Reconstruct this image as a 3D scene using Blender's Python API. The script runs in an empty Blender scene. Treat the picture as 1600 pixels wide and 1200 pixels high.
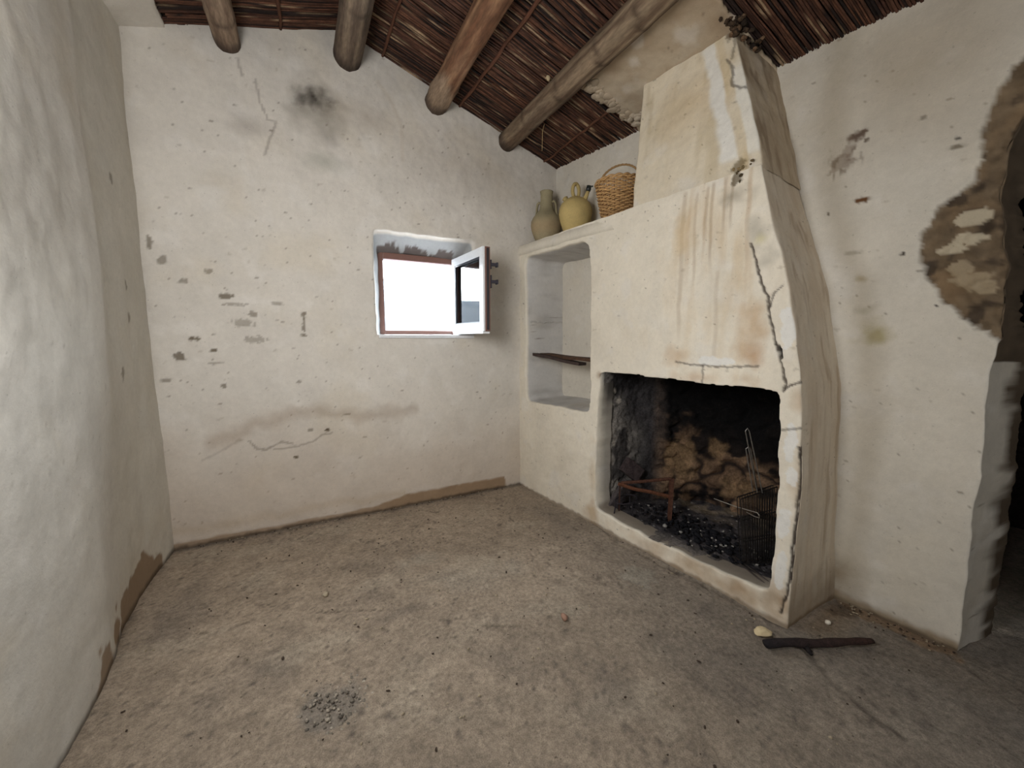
import bpy, bmesh, math, random
import numpy as np
from mathutils import Vector, Matrix

random.seed(7)
R = np.random.RandomState(11)
SC = bpy.context.scene
COL = SC.collection

# ------------------------------------------------------------------ camera, world, lights, exposure
cam_d = bpy.data.cameras.new('camera')
cam = bpy.data.objects.new('camera', cam_d); COL.objects.link(cam)
cam_d.sensor_width = 36.0; cam_d.lens = 36.0 * 620 / 1600; cam_d.clip_start = 0.02
cam.location = (0, 0, 1.2)
cam.rotation_euler = (math.radians(90) - math.atan(70 / 620), 0, -math.radians(27.7))
SC.camera = cam

W = bpy.data.worlds.new('world'); SC.world = W; W.use_nodes = True
bg = W.node_tree.nodes['Background']
bg.inputs['Color'].default_value = (0.86, 0.93, 1.0, 1); bg.inputs['Strength'].default_value = 36.0

def area(name, loc, rot, sx, sy, power, col, portal=False):
    d = bpy.data.lights.new(name, 'AREA'); d.shape = 'RECTANGLE'; d.size = sx; d.size_y = sy
    d.energy = power; d.color = col
    if portal: d.cycles.is_portal = True
    o = bpy.data.objects.new(name, d); COL.objects.link(o); o.location = loc; o.rotation_euler = rot
    return o
# added soft area light out of view on the left; the wall has no opening
def aim(v): return Vector(v).to_track_quat('-Z', 'Z').to_euler()
area('unseen_left_light', (-.60, .82, 1.75), aim((.72, .68, -.12)), .5, 1.2, 52, (1.0, .99, .985))
# weaker added fill from the rear, lifting the chimney side and left wall
area('rear_fill', (1.45, -1.50, 1.3), aim((-.52, .85, .08)), .8, 1.9, 18, (.98, .99, 1.0))
# portal guides the sky through the small window
area('window_portal', (0.78, 3.06, 1.5), (math.radians(-90), 0, 0), 0.6, 0.58, 1, (1, 1, 1), True)

SC.view_settings.view_transform = 'Standard'; SC.view_settings.look = 'None'
SC.view_settings.exposure = 0.0; SC.view_settings.gamma = 1.0
SC.view_settings.use_curve_mapping = False

# ------------------------------------------------------------------ numeric helpers
_perm = np.random.RandomState(5).permutation(256); _perm = np.concatenate([_perm, _perm, _perm])
_gr = np.random.RandomState(6).normal(size=(256, 3)); _gr /= np.linalg.norm(_gr, axis=1)[:, None]
def perlin(P):
    P = np.asarray(P, float); I = np.floor(P).astype(int); F = P - I; I &= 255
    U = F * F * F * (F * (F * 6 - 15) + 10)
    out = 0
    for dx in (0, 1):
        wx = U[:, 0] if dx else 1 - U[:, 0]
        for dy in (0, 1):
            wy = U[:, 1] if dy else 1 - U[:, 1]
            for dz in (0, 1):
                wz = U[:, 2] if dz else 1 - U[:, 2]
                h = _perm[_perm[_perm[I[:, 0] + dx] + I[:, 1] + dy] + I[:, 2] + dz] & 255
                g = _gr[h]
                out = out + wx * wy * wz * (g[:, 0] * (F[:, 0] - dx) + g[:, 1] * (F[:, 1] - dy) + g[:, 2] * (F[:, 2] - dz))
    return out * 1.5
def fbm(P, sc, octv=3, off=0.0):
    P = np.asarray(P, float) * sc + off; a = 1.0; s = 0; t = 0
    for _ in range(octv):
        s = s + a * perlin(P); t += a; a *= 0.5; P = P * 2.03 + 7.1
    return s / t
def sstep(a, b, x):
    t = np.clip((x - a) / (b - a), 0, 1); return t * t * (3 - 2 * t)
def lin(r, g, b):
    return np.array([(c / 255 / 12.92) if c / 255 < .04045 else ((c / 255 + .055) / 1.055) ** 2.4 for c in (r, g, b)])
def mix(C, col, f):
    f = np.clip(f, 0, 1)[:, None]; return C * (1 - f) + np.asarray(col) * f
def seg_dist(A, Z, pts):
    d = np.full(A.shape, 1e9)
    for (x0, y0), (x1, y1) in zip(pts[:-1], pts[1:]):
        dx, dy = x1 - x0, y1 - y0; L = dx * dx + dy * dy + 1e-12
        t = np.clip(((A - x0) * dx + (Z - y0) * dy) / L, 0, 1)
        d = np.minimum(d, np.hypot(A - x0 - t * dx, Z - y0 - t * dy))
    return d
def pip(A, Z, poly):
    ins = np.zeros(A.shape, bool); n = len(poly)
    for i in range(n):
        x0, y0 = poly[i]; x1, y1 = poly[(i + 1) % n]
        c = ((y0 > Z) != (y1 > Z))
        if y1 != y0: ins ^= c & (A < (x1 - x0) * (Z - y0) / (y1 - y0) + x0)
    return ins
def snap(A, Z, poly):
    best = np.full(A.shape, 1e9); bx = A.copy(); bz = Z.copy(); n = len(poly)
    for i in range(n):
        x0, y0 = poly[i]; x1, y1 = poly[(i + 1) % n]; dx, dy = x1 - x0, y1 - y0
        t = np.clip(((A - x0) * dx + (Z - y0) * dy) / (dx * dx + dy * dy + 1e-12), 0, 1)
        px, pz = x0 + t * dx, y0 + t * dy; d = np.hypot(A - px, Z - pz); m = d < best
        best[m] = d[m]; bx[m] = px[m]; bz[m] = pz[m]
    return bx, bz
def smooth_loop(poly, n=80, jit=0.0, seed=0, rad=2):
    """resample a closed polygon and round its corners a little, with a wobbly hand-cut edge"""
    P = np.array(poly, float); Q = np.vstack([P, P[:1]]); L = np.r_[0, np.cumsum(np.hypot(*np.diff(Q, axis=0).T))]
    s = np.linspace(0, L[-1], n, endpoint=False)
    X = np.c_[np.interp(s, L, Q[:, 0]), np.interp(s, L, Q[:, 1])]
    for _ in range(rad): X = (np.roll(X, 1, 0) + 2 * X + np.roll(X, -1, 0)) / 4
    if jit:
        q = np.c_[X, np.full(n, seed * 3.7)]
        X = X + np.c_[fbm(q, 9, 3, 1.3), fbm(q, 9, 3, 8.9)] * jit
    return [tuple(v) for v in X]
def wob(P, amp=0.007):
    """one common wobble of hand-laid plaster: shared by every surface so that they stay closed where they meet"""
    P = np.asarray(P, float)
    D = np.c_[fbm(P, 2.3, 2, 3.1), fbm(P, 2.3, 2, 13.7), fbm(P, 2.3, 2, 27.2)] * amp * 1.5
    D += np.c_[fbm(P, 9, 2, 4.4), fbm(P, 9, 2, 16.1), fbm(P, 9, 2, 31.9)] * amp * 0.55
    return P + D

# ------------------------------------------------------------------ mesh helpers
def mesh_np(name, V, F, C=None, smooth=True):
    V = np.asarray(V, float); me = bpy.data.meshes.new(name)
    if isinstance(F, np.ndarray) and F.ndim == 2:
        n, k = F.shape
        me.vertices.add(len(V)); me.vertices.foreach_set('co', V.ravel())
        me.loops.add(n * k); me.loops.foreach_set('vertex_index', F.ravel().astype(np.int32))
        me.polygons.add(n); me.polygons.foreach_set('loop_start', np.arange(0, n * k, k, dtype=np.int32))
        me.update(calc_edges=True); me.validate()
    else:
        me.from_pydata([tuple(v) for v in V], [], [tuple(int(i) for i in f) for f in F]); me.update()
    if smooth and len(me.polygons): me.polygons.foreach_set('use_smooth', np.ones(len(me.polygons), bool))
    if C is not None and len(me.vertices) == len(C):
        at = me.color_attributes.new('Col', 'FLOAT_COLOR', 'POINT')
        at.data.foreach_set('color', np.c_[np.clip(C, 0, 1), np.ones(len(C))].astype(np.float32).ravel())
    return me
def link(name, me, mat=None, parent=None, loc=None):
    o = bpy.data.objects.new(name, me); COL.objects.link(o)
    if mat and me is not None and not me.materials: me.materials.append(mat)
    if parent: o.parent = parent
    if loc is not None: o.location = loc
    return o
def thing(name, label, cat, loc=(0, 0, 0), rot=(0, 0, 0)):
    o = bpy.data.objects.new(name, None); COL.objects.link(o); o.empty_display_size = .05
    o.location = loc; o.rotation_euler = rot; o['label'] = label; o['category'] = cat; return o
def tag(o, label=None, cat=None, group=None, kind=None):
    if label: o['label'] = label
    if cat: o['category'] = cat
    if group: o['group'] = group
    if kind: o['kind'] = kind
    return o

class MB:
    """collects polygons with a colour per vertex"""
    def __init__(s): s.v = []; s.f = []; s.c = []
    def add(s, V, F, c=(.5, .5, .5)):
        b = len(s.v); s.v += [tuple(v) for v in V]; s.f += [tuple(i + b for i in f) for f in F]
        c = np.asarray(c, float)
        s.c += [tuple(c)] * len(V) if c.ndim == 1 else [tuple(x) for x in c]
    def box(s, lo, hi, c=(.5, .5, .5), M=None, bev=0.0):
        x0, y0, z0 = lo; x1, y1, z1 = hi
        if bev:
            bm = bmesh.new(); bmesh.ops.create_cube(bm, size=1)
            for v in bm.verts: v.co = Vector(((x0 + x1) / 2 + v.co.x * (x1 - x0), (y0 + y1) / 2 + v.co.y * (y1 - y0), (z0 + z1) / 2 + v.co.z * (z1 - z0)))
            bmesh.ops.bevel(bm, geom=bm.edges[:], offset=bev, segments=2, affect='EDGES', profile=.6)
            bm.verts.index_update(); V = [v.co.copy() for v in bm.verts]; F = [[v.index for v in f.verts] for f in bm.faces]; bm.free()
        else:
            V = [Vector(p) for p in ((x0, y0, z0), (x1, y0, z0), (x1, y1, z0), (x0, y1, z0), (x0, y0, z1), (x1, y0, z1), (x1, y1, z1), (x0, y1, z1))]
            F = [(0, 3, 2, 1), (4, 5, 6, 7), (0, 1, 5, 4), (1, 2, 6, 5), (2, 3, 7, 6), (3, 0, 4, 7)]
        if M: V = [M @ v for v in V]
        s.add(V, F, c)
    def tube(s, pts, r, n=8, c=(.5, .5, .5), closed=False, flat=None):
        """round (or flattened) rod along points"""
        P = [Vector(p) for p in pts]; m = len(P); rr = r if hasattr(r, '__len__') else [r] * m
        V = []; F = []; up = None
        for i in range(m):
            a = P[(i - 1) % m] if (closed or i > 0) else P[i]; b = P[(i + 1) % m] if (closed or i < m - 1) else P[i]
            t = (b - a).normalized()
            if up is None: up = t.cross(Vector((0, 0, 1)) if abs(t.z) < .9 else Vector((1, 0, 0))).normalized()
            up = (up - t * up.dot(t)).normalized(); w = t.cross(up)
            for k in range(n):
                q = 2 * math.pi * k / n; fx, fy = (flat or (1, 1))
                V.append(P[i] + (up * math.cos(q) * fx + w * math.sin(q) * fy) * rr[i])
        for i in range(m if closed else m - 1):
            for k in range(n):
                a = i * n + k; b_ = i * n + (k + 1) % n; j = (i + 1) % m
                F.append((a, b_, j * n + (k + 1) % n, j * n + k))
        if not closed: F += [tuple(range(n - 1, -1, -1)), tuple((m - 1) * n + k for k in range(n))]
        s.add(V, F, c)
    def lathe(s, prof, n=36, c=(.5, .5, .5), wobble=0.0, M=None):
        V = []; F = []
        for i, (r, z) in enumerate(prof):
            for k in range(n):
                q = 2 * math.pi * k / n; w = 1 + wobble * math.sin(2 * q + 7 * z)
                V.append(Vector((r * w * math.cos(q), r * w * math.sin(q), z)))
        for i in range(len(prof) - 1):
            for k in range(n):
                F.append((i * n + k, i * n + (k + 1) % n, (i + 1) * n + (k + 1) % n, (i + 1) * n + k))
        F.append(tuple(range(n - 1, -1, -1)))
        if M: V = [M @ v for v in V]
        s.add(V, F, c)
    def rock(s, center, size, c, seed=0, sub=1):
        bm = bmesh.new(); bmesh.ops.create_icosphere(bm, subdivisions=sub, radius=1)
        V = np.array([v.co[:] for v in bm.verts]); F = [[v.index for v in f.verts] for f in bm.faces]; bm.free()
        V = V * (1 + .45 * perlin(V * 1.3 + seed * 5.17))[:, None] * np.asarray(size)
        a = seed * 2.4; ca, sa = math.cos(a), math.sin(a)
        V = np.c_[V[:, 0] * ca - V[:, 1] * sa, V[:, 0] * sa + V[:, 1] * ca, V[:, 2]] + np.asarray(center)
        s.add(V, F, c)
    def mesh(s, name, smooth=True): return mesh_np(name, np.array(s.v), s.f, np.array(s.c), smooth)
    def obj(s, name, mat, parent=None, smooth=True): return link(name, s.mesh(name, smooth), mat, parent)

def gwall(a0, a1, z0, z1, step, pos, holes=(), warp=None):
    """a wall meshed as a fine grid in its own (along, up) metres; holes = [(polygon, [extrude functions])]"""
    na = int(round((a1 - a0) / step)) + 1; nz = int(round((z1 - z0) / step)) + 1
    A, Z = np.meshgrid(np.linspace(a0, a1, na), np.linspace(z0, z1, nz)); A = A.ravel(); Z = Z.ravel()
    if warp: A, Z = warp(A, Z)
    i = np.arange(na - 1); j = np.arange(nz - 1); I, J = np.meshgrid(i, j); v0 = (J * na + I).ravel()
    Q = np.c_[v0, v0 + 1, v0 + 1 + na, v0 + na]
    ca, cz = A[Q].mean(1), Z[Q].mean(1); rem = np.zeros(len(Q), int)
    for k, (poly, ex) in enumerate(holes): rem[pip(ca, cz, poly)] = k + 1
    kept = Q[rem == 0]; D = np.zeros(len(A)); HID = np.zeros(len(A), int); edge = np.zeros(len(A), bool)
    kept_v = np.zeros(len(A), bool); kept_v[kept.ravel()] = True
    for k, (poly, ex) in enumerate(holes):
        rv = np.zeros(len(A), bool); rv[Q[rem == k + 1].ravel()] = True
        b = np.where(rv & kept_v)[0]; A[b], Z[b] = snap(A[b], Z[b], poly); edge[b] = True; HID[b] = k + 1
    P = pos(A, Z); faces = [kept]; AA, ZZ = [A], [Z]; PP = [P]; DD = [D]; HH = [HID]; nv = len(A)
    # boundary edges between kept and removed cells
    E1 = np.concatenate([kept[:, [0, 1]], kept[:, [1, 2]], kept[:, [2, 3]], kept[:, [3, 0]]])
    for k, (poly, ex) in enumerate(holes):
        if not ex: continue
        rq = Q[rem == k + 1]
        E2 = np.concatenate([rq[:, [1, 0]], rq[:, [2, 1]], rq[:, [3, 2]], rq[:, [0, 3]]])
        s1 = E1[:, 0].astype(np.int64) * nv * 10 + E1[:, 1]; s2 = E2[:, 0].astype(np.int64) * nv * 10 + E2[:, 1]
        be = E1[np.isin(s1, s2)]
        vs = np.unique(be); prev = np.full(len(A), -1); prev[vs] = vs
        for d, fn in ex:
            NP = fn(pos(A[vs], Z[vs]), A[vs], Z[vs]); base = sum(len(x) for x in PP)
            cur = np.full(len(A), -1); cur[vs] = base + np.arange(len(vs))
            faces.append(np.c_[be[:, 1], be[:, 0], be[:, 0], be[:, 1]])
            faces[-1] = np.c_[prev[be[:, 1]], prev[be[:, 0]], cur[be[:, 0]], cur[be[:, 1]]]
            PP.append(NP); AA.append(A[vs]); ZZ.append(Z[vs]); DD.append(np.full(len(vs), d)); HH.append(np.full(len(vs), k + 1)); prev = cur
    V = np.vstack(PP); F = np.vstack(faces)
    used = np.zeros(len(V), bool); used[F.ravel()] = True; mp = np.cumsum(used) - 1
    g = lambda L: np.concatenate(L)[used]
    return V[used], mp[F], g(AA), g(ZZ), g(DD), g(HH)
def laplace(V, F, w, it=3):
    V = V.copy()
    for _ in range(it):
        S = np.zeros_like(V); N = np.zeros(len(V))
        for a, b in ((0, 1), (1, 2), (2, 3), (3, 0)):
            for x, y in ((a, b), (b, a)):
                np.add.at(S, F[:, x], V[F[:, y]]); np.add.at(N, F[:, x], 1)
        V += (S / np.maximum(N, 1)[:, None] - V) * w[:, None]
    return V

# ------------------------------------------------------------------ materials
def newmat(name):
    m = bpy.data.materials.new(name); m.use_nodes = True; nt = m.node_tree; return m, nt, nt.nodes['Principled BSDF']
def colmat(name, rough=.9, detail=((40, .12), (160, .10)), bumps=((30, .5, .006), (140, .4, .002)), speck=0.0, metal=0.0, stretch=None, spec=.25):
    """base colour from the painted attribute, broken up by noise; bump in several sizes"""
    m, nt, bs = newmat(name); N = nt.nodes; L = nt.links
    at = N.new('ShaderNodeVertexColor'); at.layer_name = 'Col'; col = at.outputs['Color']
    tc = N.new('ShaderNodeTexCoord'); vec = tc.outputs['Object']
    if stretch:
        mp = N.new('ShaderNodeMapping'); mp.inputs['Scale'].default_value = stretch; L.new(vec, mp.inputs['Vector']); vec = mp.outputs['Vector']
    for sc, am in detail:
        n = N.new('ShaderNodeTexNoise'); n.inputs['Scale'].default_value = sc; n.inputs['Detail'].default_value = 5; L.new(vec, n.inputs['Vector'])
        r = N.new('ShaderNodeMapRange'); r.inputs[1].default_value = .3; r.inputs[2].default_value = .7; r.inputs[3].default_value = 1 - am; r.inputs[4].default_value = 1 + am
        L.new(n.outputs['Fac'], r.inputs[0])
        mx = N.new('ShaderNodeMixRGB'); mx.blend_type = 'MULTIPLY'; mx.inputs[0].default_value = 1; L.new(col, mx.inputs[1]); L.new(r.outputs[0], mx.inputs[2]); col = mx.outputs[0]
    if speck:
        n = N.new('ShaderNodeTexNoise'); n.inputs['Scale'].default_value = 75; n.inputs['Detail'].default_value = 2; L.new(vec, n.inputs['Vector'])
        r = N.new('ShaderNodeMapRange'); r.inputs[1].default_value = .70; r.inputs[2].default_value = .76; r.inputs[3].default_value = 0; r.inputs[4].default_value = speck; L.new(n.outputs['Fac'], r.inputs[0])
        mx = N.new('ShaderNodeMixRGB'); L.new(r.outputs[0], mx.inputs[0]); L.new(col, mx.inputs[1]); mx.inputs[2].default_value = (.09, .07, .05, 1); col = mx.outputs[0]
    L.new(col, bs.inputs['Base Color']); bs.inputs['Roughness'].default_value = rough; bs.inputs['Metallic'].default_value = metal
    bs.inputs['Specular IOR Level'].default_value = spec
    nrm = None
    for sc, st, di in bumps:
        n = N.new('ShaderNodeTexNoise'); n.inputs['Scale'].default_value = sc; n.inputs['Detail'].default_value = 6; n.inputs['Roughness'].default_value = .6; L.new(vec, n.inputs['Vector'])
        b = N.new('ShaderNodeBump'); b.inputs['Strength'].default_value = st; b.inputs['Distance'].default_value = di; L.new(n.outputs['Fac'], b.inputs['Height'])
        if nrm: L.new(nrm, b.inputs['Normal'])
        nrm = b.outputs['Normal']
    if nrm: L.new(nrm, bs.inputs['Normal'])
    return m
M_plaster = colmat('limewashed_plaster', .92, ((6, .04), (45, .035), (200, .03)), ((7, .25, .02), (38, .22, .004), (170, .18, .0012)), speck=.25)
M_floor = colmat('rough_cement_floor', .93, ((14, .12), (60, .22), (260, .24)), ((12, .6, .014), (60, .8, .007), (260, .8, .003)), speck=.8)
M_soot = colmat('sooty_stone', .95, ((20, .3), (90, .3)), ((16, .8, .02), (80, .8, .006)))
M_reed = colmat('reed_canes', .75, ((70, .3), (300, .25)), ((200, .4, .002),), stretch=(.35, 1, 1))
M_wood = colmat('weathered_log', .85, ((25, .25), (110, .25)), ((30, .6, .008), (150, .6, .003)), stretch=(1, .18, 1))
M_clay = colmat('unglazed_clay', .8, ((18, .08), (120, .07)), ((60, .3, .002),))
M_wicker = colmat('wicker', .65, ((120, .25),), ((300, .3, .001),))
M_iron = colmat('rusty_iron', .8, ((60, .3), (250, .3)), ((220, .5, .0015),), metal=.3)
M_wire = colmat('sooty_steel_wire', .45, ((90, .2),), (), metal=.8, spec=.5)
M_char = colmat('charred_wood', .85, ((40, .35), (160, .3)), ((60, .8, .006), (250, .6, .002)))
M_oldwood = colmat('old_plank', .85, ((30, .3), (140, .25)), ((90, .5, .003),))
M_frame = colmat('painted_window_profile', .35, ((90, .06),), (), spec=.5)
M_blk = colmat('black_metal_fitting', .4, ((90, .1),), (), metal=.2, spec=.5)
def glassmat():
    m, nt, bs = newmat('window_glass'); N = nt.nodes; L = nt.links
    N.remove(bs); out = N['Material Output']
    tr = N.new('ShaderNodeBsdfTransparent'); tr.inputs[0].default_value = (.93, .96, .97, 1)
    gl = N.new('ShaderNodeBsdfGlossy'); gl.inputs['Roughness'].default_value = .01
    fr = N.new('ShaderNodeFresnel'); fr.inputs['IOR'].default_value = 1.6; mx = N.new('ShaderNodeMixShader')
    L.new(fr.outputs[0], mx.inputs[0]); L.new(tr.outputs[0], mx.inputs[1]); L.new(gl.outputs[0], mx.inputs[2]); L.new(mx.outputs[0], out.inputs['Surface'])
    return m
M_glass = glassmat()

# base pigments (linear albedo)
WASH = np.array([.645, .605, .54]); WARM = np.array([.66, .59, .47]); MUD = lin(150, 122, 98); CEMENT = lin(128, 118, 104)
def blob(A, Z, a, z, ra, rz, P, k=.6, sc=14, off=0.):
    """soft irregular spot around (a, z)"""
    d = np.hypot((A - a) / ra, (Z - z) / rz); return np.clip(1.0 - d + k * fbm(P, sc, 3, off), 0, 1)
def splash(A, Z, a, z, ra, rz, P, sc=30, off=0., hard=.25):
    d = np.hypot((A - a) / ra, (Z - z) / rz); return sstep(0, hard, 1 - d + .9 * fbm(P, sc, 3, off))
def washed(P, base, off=0., scuff=1.):
    C = np.repeat(np.asarray(base)[None], len(P), 0)
    n = fbm(P, 1.6, 4, off); C = C * (1 + .10 * n)[:, None]
    C = mix(C, WARM * .93, sstep(.0, .5, fbm(P, 2.6, 4, off + 9)) * .45)
    C = mix(C, np.array([.52, .49, .44]), sstep(.15, .5, fbm(P * [1, 1, .6], 5, 4, off + 21)) * .18)
    C = mix(C, np.array([.72, .69, .64]), sstep(.12, .4, fbm(P, 6, 3, off + 33)) * .35)
    # small scuffs where the limewash has flaked
    C = mix(C, lin(140, 126, 105), sstep(.44, .52, fbm(P * [1, 1, 1.8], 17, 3, off + 41)) * .30 * scuff)
    C = mix(C, lin(105, 92, 76), sstep(.54, .60, fbm(P * [1, 1, 2.2], 34, 2, off + 57)) * .6 * scuff)
    return C
def crack(C, A, Z, P, pts, w=.004, dark=.9, col=(.06, .045, .035), wmin=.0075):
    q = fbm(P, 40, 2, 5.5) * .007; q2 = fbm(P, 40, 2, 15.5) * .007; dark = dark * min(1, (w / .006) ** .6); w = max(w, wmin)
    d = seg_dist(A + q, Z + q2, pts); return mix(C, col, (1 - sstep(w * .4, w * 1.2, d)) * dark), d

# ------------------------------------------------------------------ floor
def floor_mesh():
    x0, x1, y0, y1, st = -.95, 4.0, -1.75, 2.95, .0125
    V, F, A, Z, D, H = gwall(x0, x1, y0, y1, st, lambda a, z: np.c_[a, z, a * 0])
    P = V.copy(); h = .010 * fbm(P, 2.2, 3) + .006 * fbm(P, 7, 3, 4) + .0035 * fbm(P, 26, 3, 8)
    h -= .004
    C = np.repeat(np.array([[.345, .278, .208]]), len(V), 0)
    C = C * (1 + .26 * fbm(P, 2.2, 4, 3) + .22 * fbm(P, 9, 4, 63))[:, None]
    C = mix(C, np.array([.19, .158, .128]), sstep(0., .45, fbm(P * [1, .55, 1], 3.2, 4, 17)) * .55)
    C = mix(C, np.array([.40, .335, .255]), sstep(.06, .40, fbm(P * [.6, 1, 1], 4.0, 4, 29)) * .65)
    C = mix(C, np.array([.22, .20, .175]), sstep(.7, 1.9, A - .15 * Z) * .6); C = C * (.80 + .20 * sstep(1.0, 1.9, Z + .15 * fbm(P, 3, 2, 5)))[:, None]
    C = mix(C, np.array([.13, .105, .085]), sstep(.16, .36, fbm(P * [1, .7, 1], 20, 4, 51)) * .75 * sstep(-.15, .3, fbm(P, 3.1, 3, 91)))
    C = mix(C, np.array([.11, .09, .075]), sstep(.26, .42, fbm(P, 50, 2, 71)) * .7 * sstep(-.3, .2, fbm(P, 4.3, 3, 95)))
    # pale plaster skin by the hearth and the bright trodden streaks
    C = mix(C, lin(150, 142, 128), splash(A, Z, 1.455, 1.385, .095, .085, P, 22, 2, .12) * .8)
    C = mix(C, np.array([.36, .315, .25]), blob(A, Z, .51, 2.05, .16, .10, P, .8, 9) * .7)
    C = mix(C, np.array([.34, .30, .24]), blob(A, Z, .75, 1.75, .35, .12, P, .8, 9, 4) * .55)
    C = mix(C, np.array([.36, .31, .235]), blob(A, Z, 1.0, 1.33, .10, .05, P, .8, 20, 4) * .6)
    # gravelly hole
    gpit = blob(A, Z, .022, 1.33, .115, .105, P, .5, 16, 3)
    C = mix(C, np.array([.20, .18, .155]), sstep(0, .35, gpit) * .6); h -= .010 * sstep(0, .5, gpit)
    # dark damp smears
    for a, z, ra, rz, f in ((.30, 1.68, .2, .05, .5), (.55, 1.86, .2, .04, .4), (1.28, .72, .12, .05, .5), (1.52, 1.05, .1, .07, .45), (1.66, .39, .04, .03, .7), (-.2, 1.6, .14, .05, .4), (.86, .95, .2, .1, .3)):
        C = mix(C, np.array([.12, .10, .085]), blob(A, Z, a, z, ra, rz, P, .9, 14, a * 7) * f)
    C = mix(C, np.array([.30, .25, .19]), blob(A, Z, 1.95, .74, .28, .10, P, .6, 10, 8) * .8)
    C = mix(C, lin(140, 112, 82), splash(A, Z, 2.15, .66, .06, .26, P, 18, 31) * .6)
    C = mix(C, lin(118, 98, 76), blob(A, Z, 1.98, .79, .26, .10, P, .9, 9, 12) * .8); C = mix(C, lin(84, 70, 56), splash(A, Z, 2.08, .77, .09, .05, P, 22, 17, .3) * .6)
    for pts, w in (([(1.69, .76), (1.636, .673), (1.607, .609), (1.574, .52), (1.56, .40)], .012), ([(2.19, .52), (2.136, .463), (2.071, .351), (2.0, .22)], .005),
                   ([(1.66, 2.0), (1.60, 1.70), (1.66, 1.3), (1.71, .95), (1.735, .80)], .010), ([(1.42, 1.34), (1.36, 1.46)], .004), ([(-.02, 1.86), (.12, 1.80), (.24, 1.74), (.33, 1.73), (.42, 1.77)], .004), ([(-.45, 1.95), (-.36, 1.90), (-.2, 1.93)], .004), ([(.62, 1.42), (.75, 1.36), (.80, 1.25)], .003), ([(1.30, .95), (1.38, .85), (1.50, .80)], .003)):
        C2, d = crack(C, A, Z, P, pts, w, .75); bk = sstep(-.25, .2, fbm(P, 9, 2, 88))[:, None]; C = C2 * bk + C * (1 - bk); h -= .006 * (1 - sstep(w * .3, w * 1.6, d))
    # dirt gathered along the walls
    C = mix(C, np.array([.10, .085, .07]), (1 - sstep(.0, .05, 2.80 - Z + .02 * fbm(P, 20, 3))) * .6)
    V[:, 2] = h
    return mesh_np('floor', V, F, C)
tag(link('floor', floor_mesh(), M_floor), kind='structure')

# ------------------------------------------------------------------ roof lines
RIDGE_X, RIDGE_Z = .33, 3.078
def roof_z(x): return np.where(x > RIDGE_X, RIDGE_Z - .326 * (x - RIDGE_X), RIDGE_Z - .292 * (RIDGE_X - x))
def rw_x(y): return 1.88 + .13 * (2.81 - y)
def fr_x(y): return 1.545 + .095 * (2.81 - y)

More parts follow.
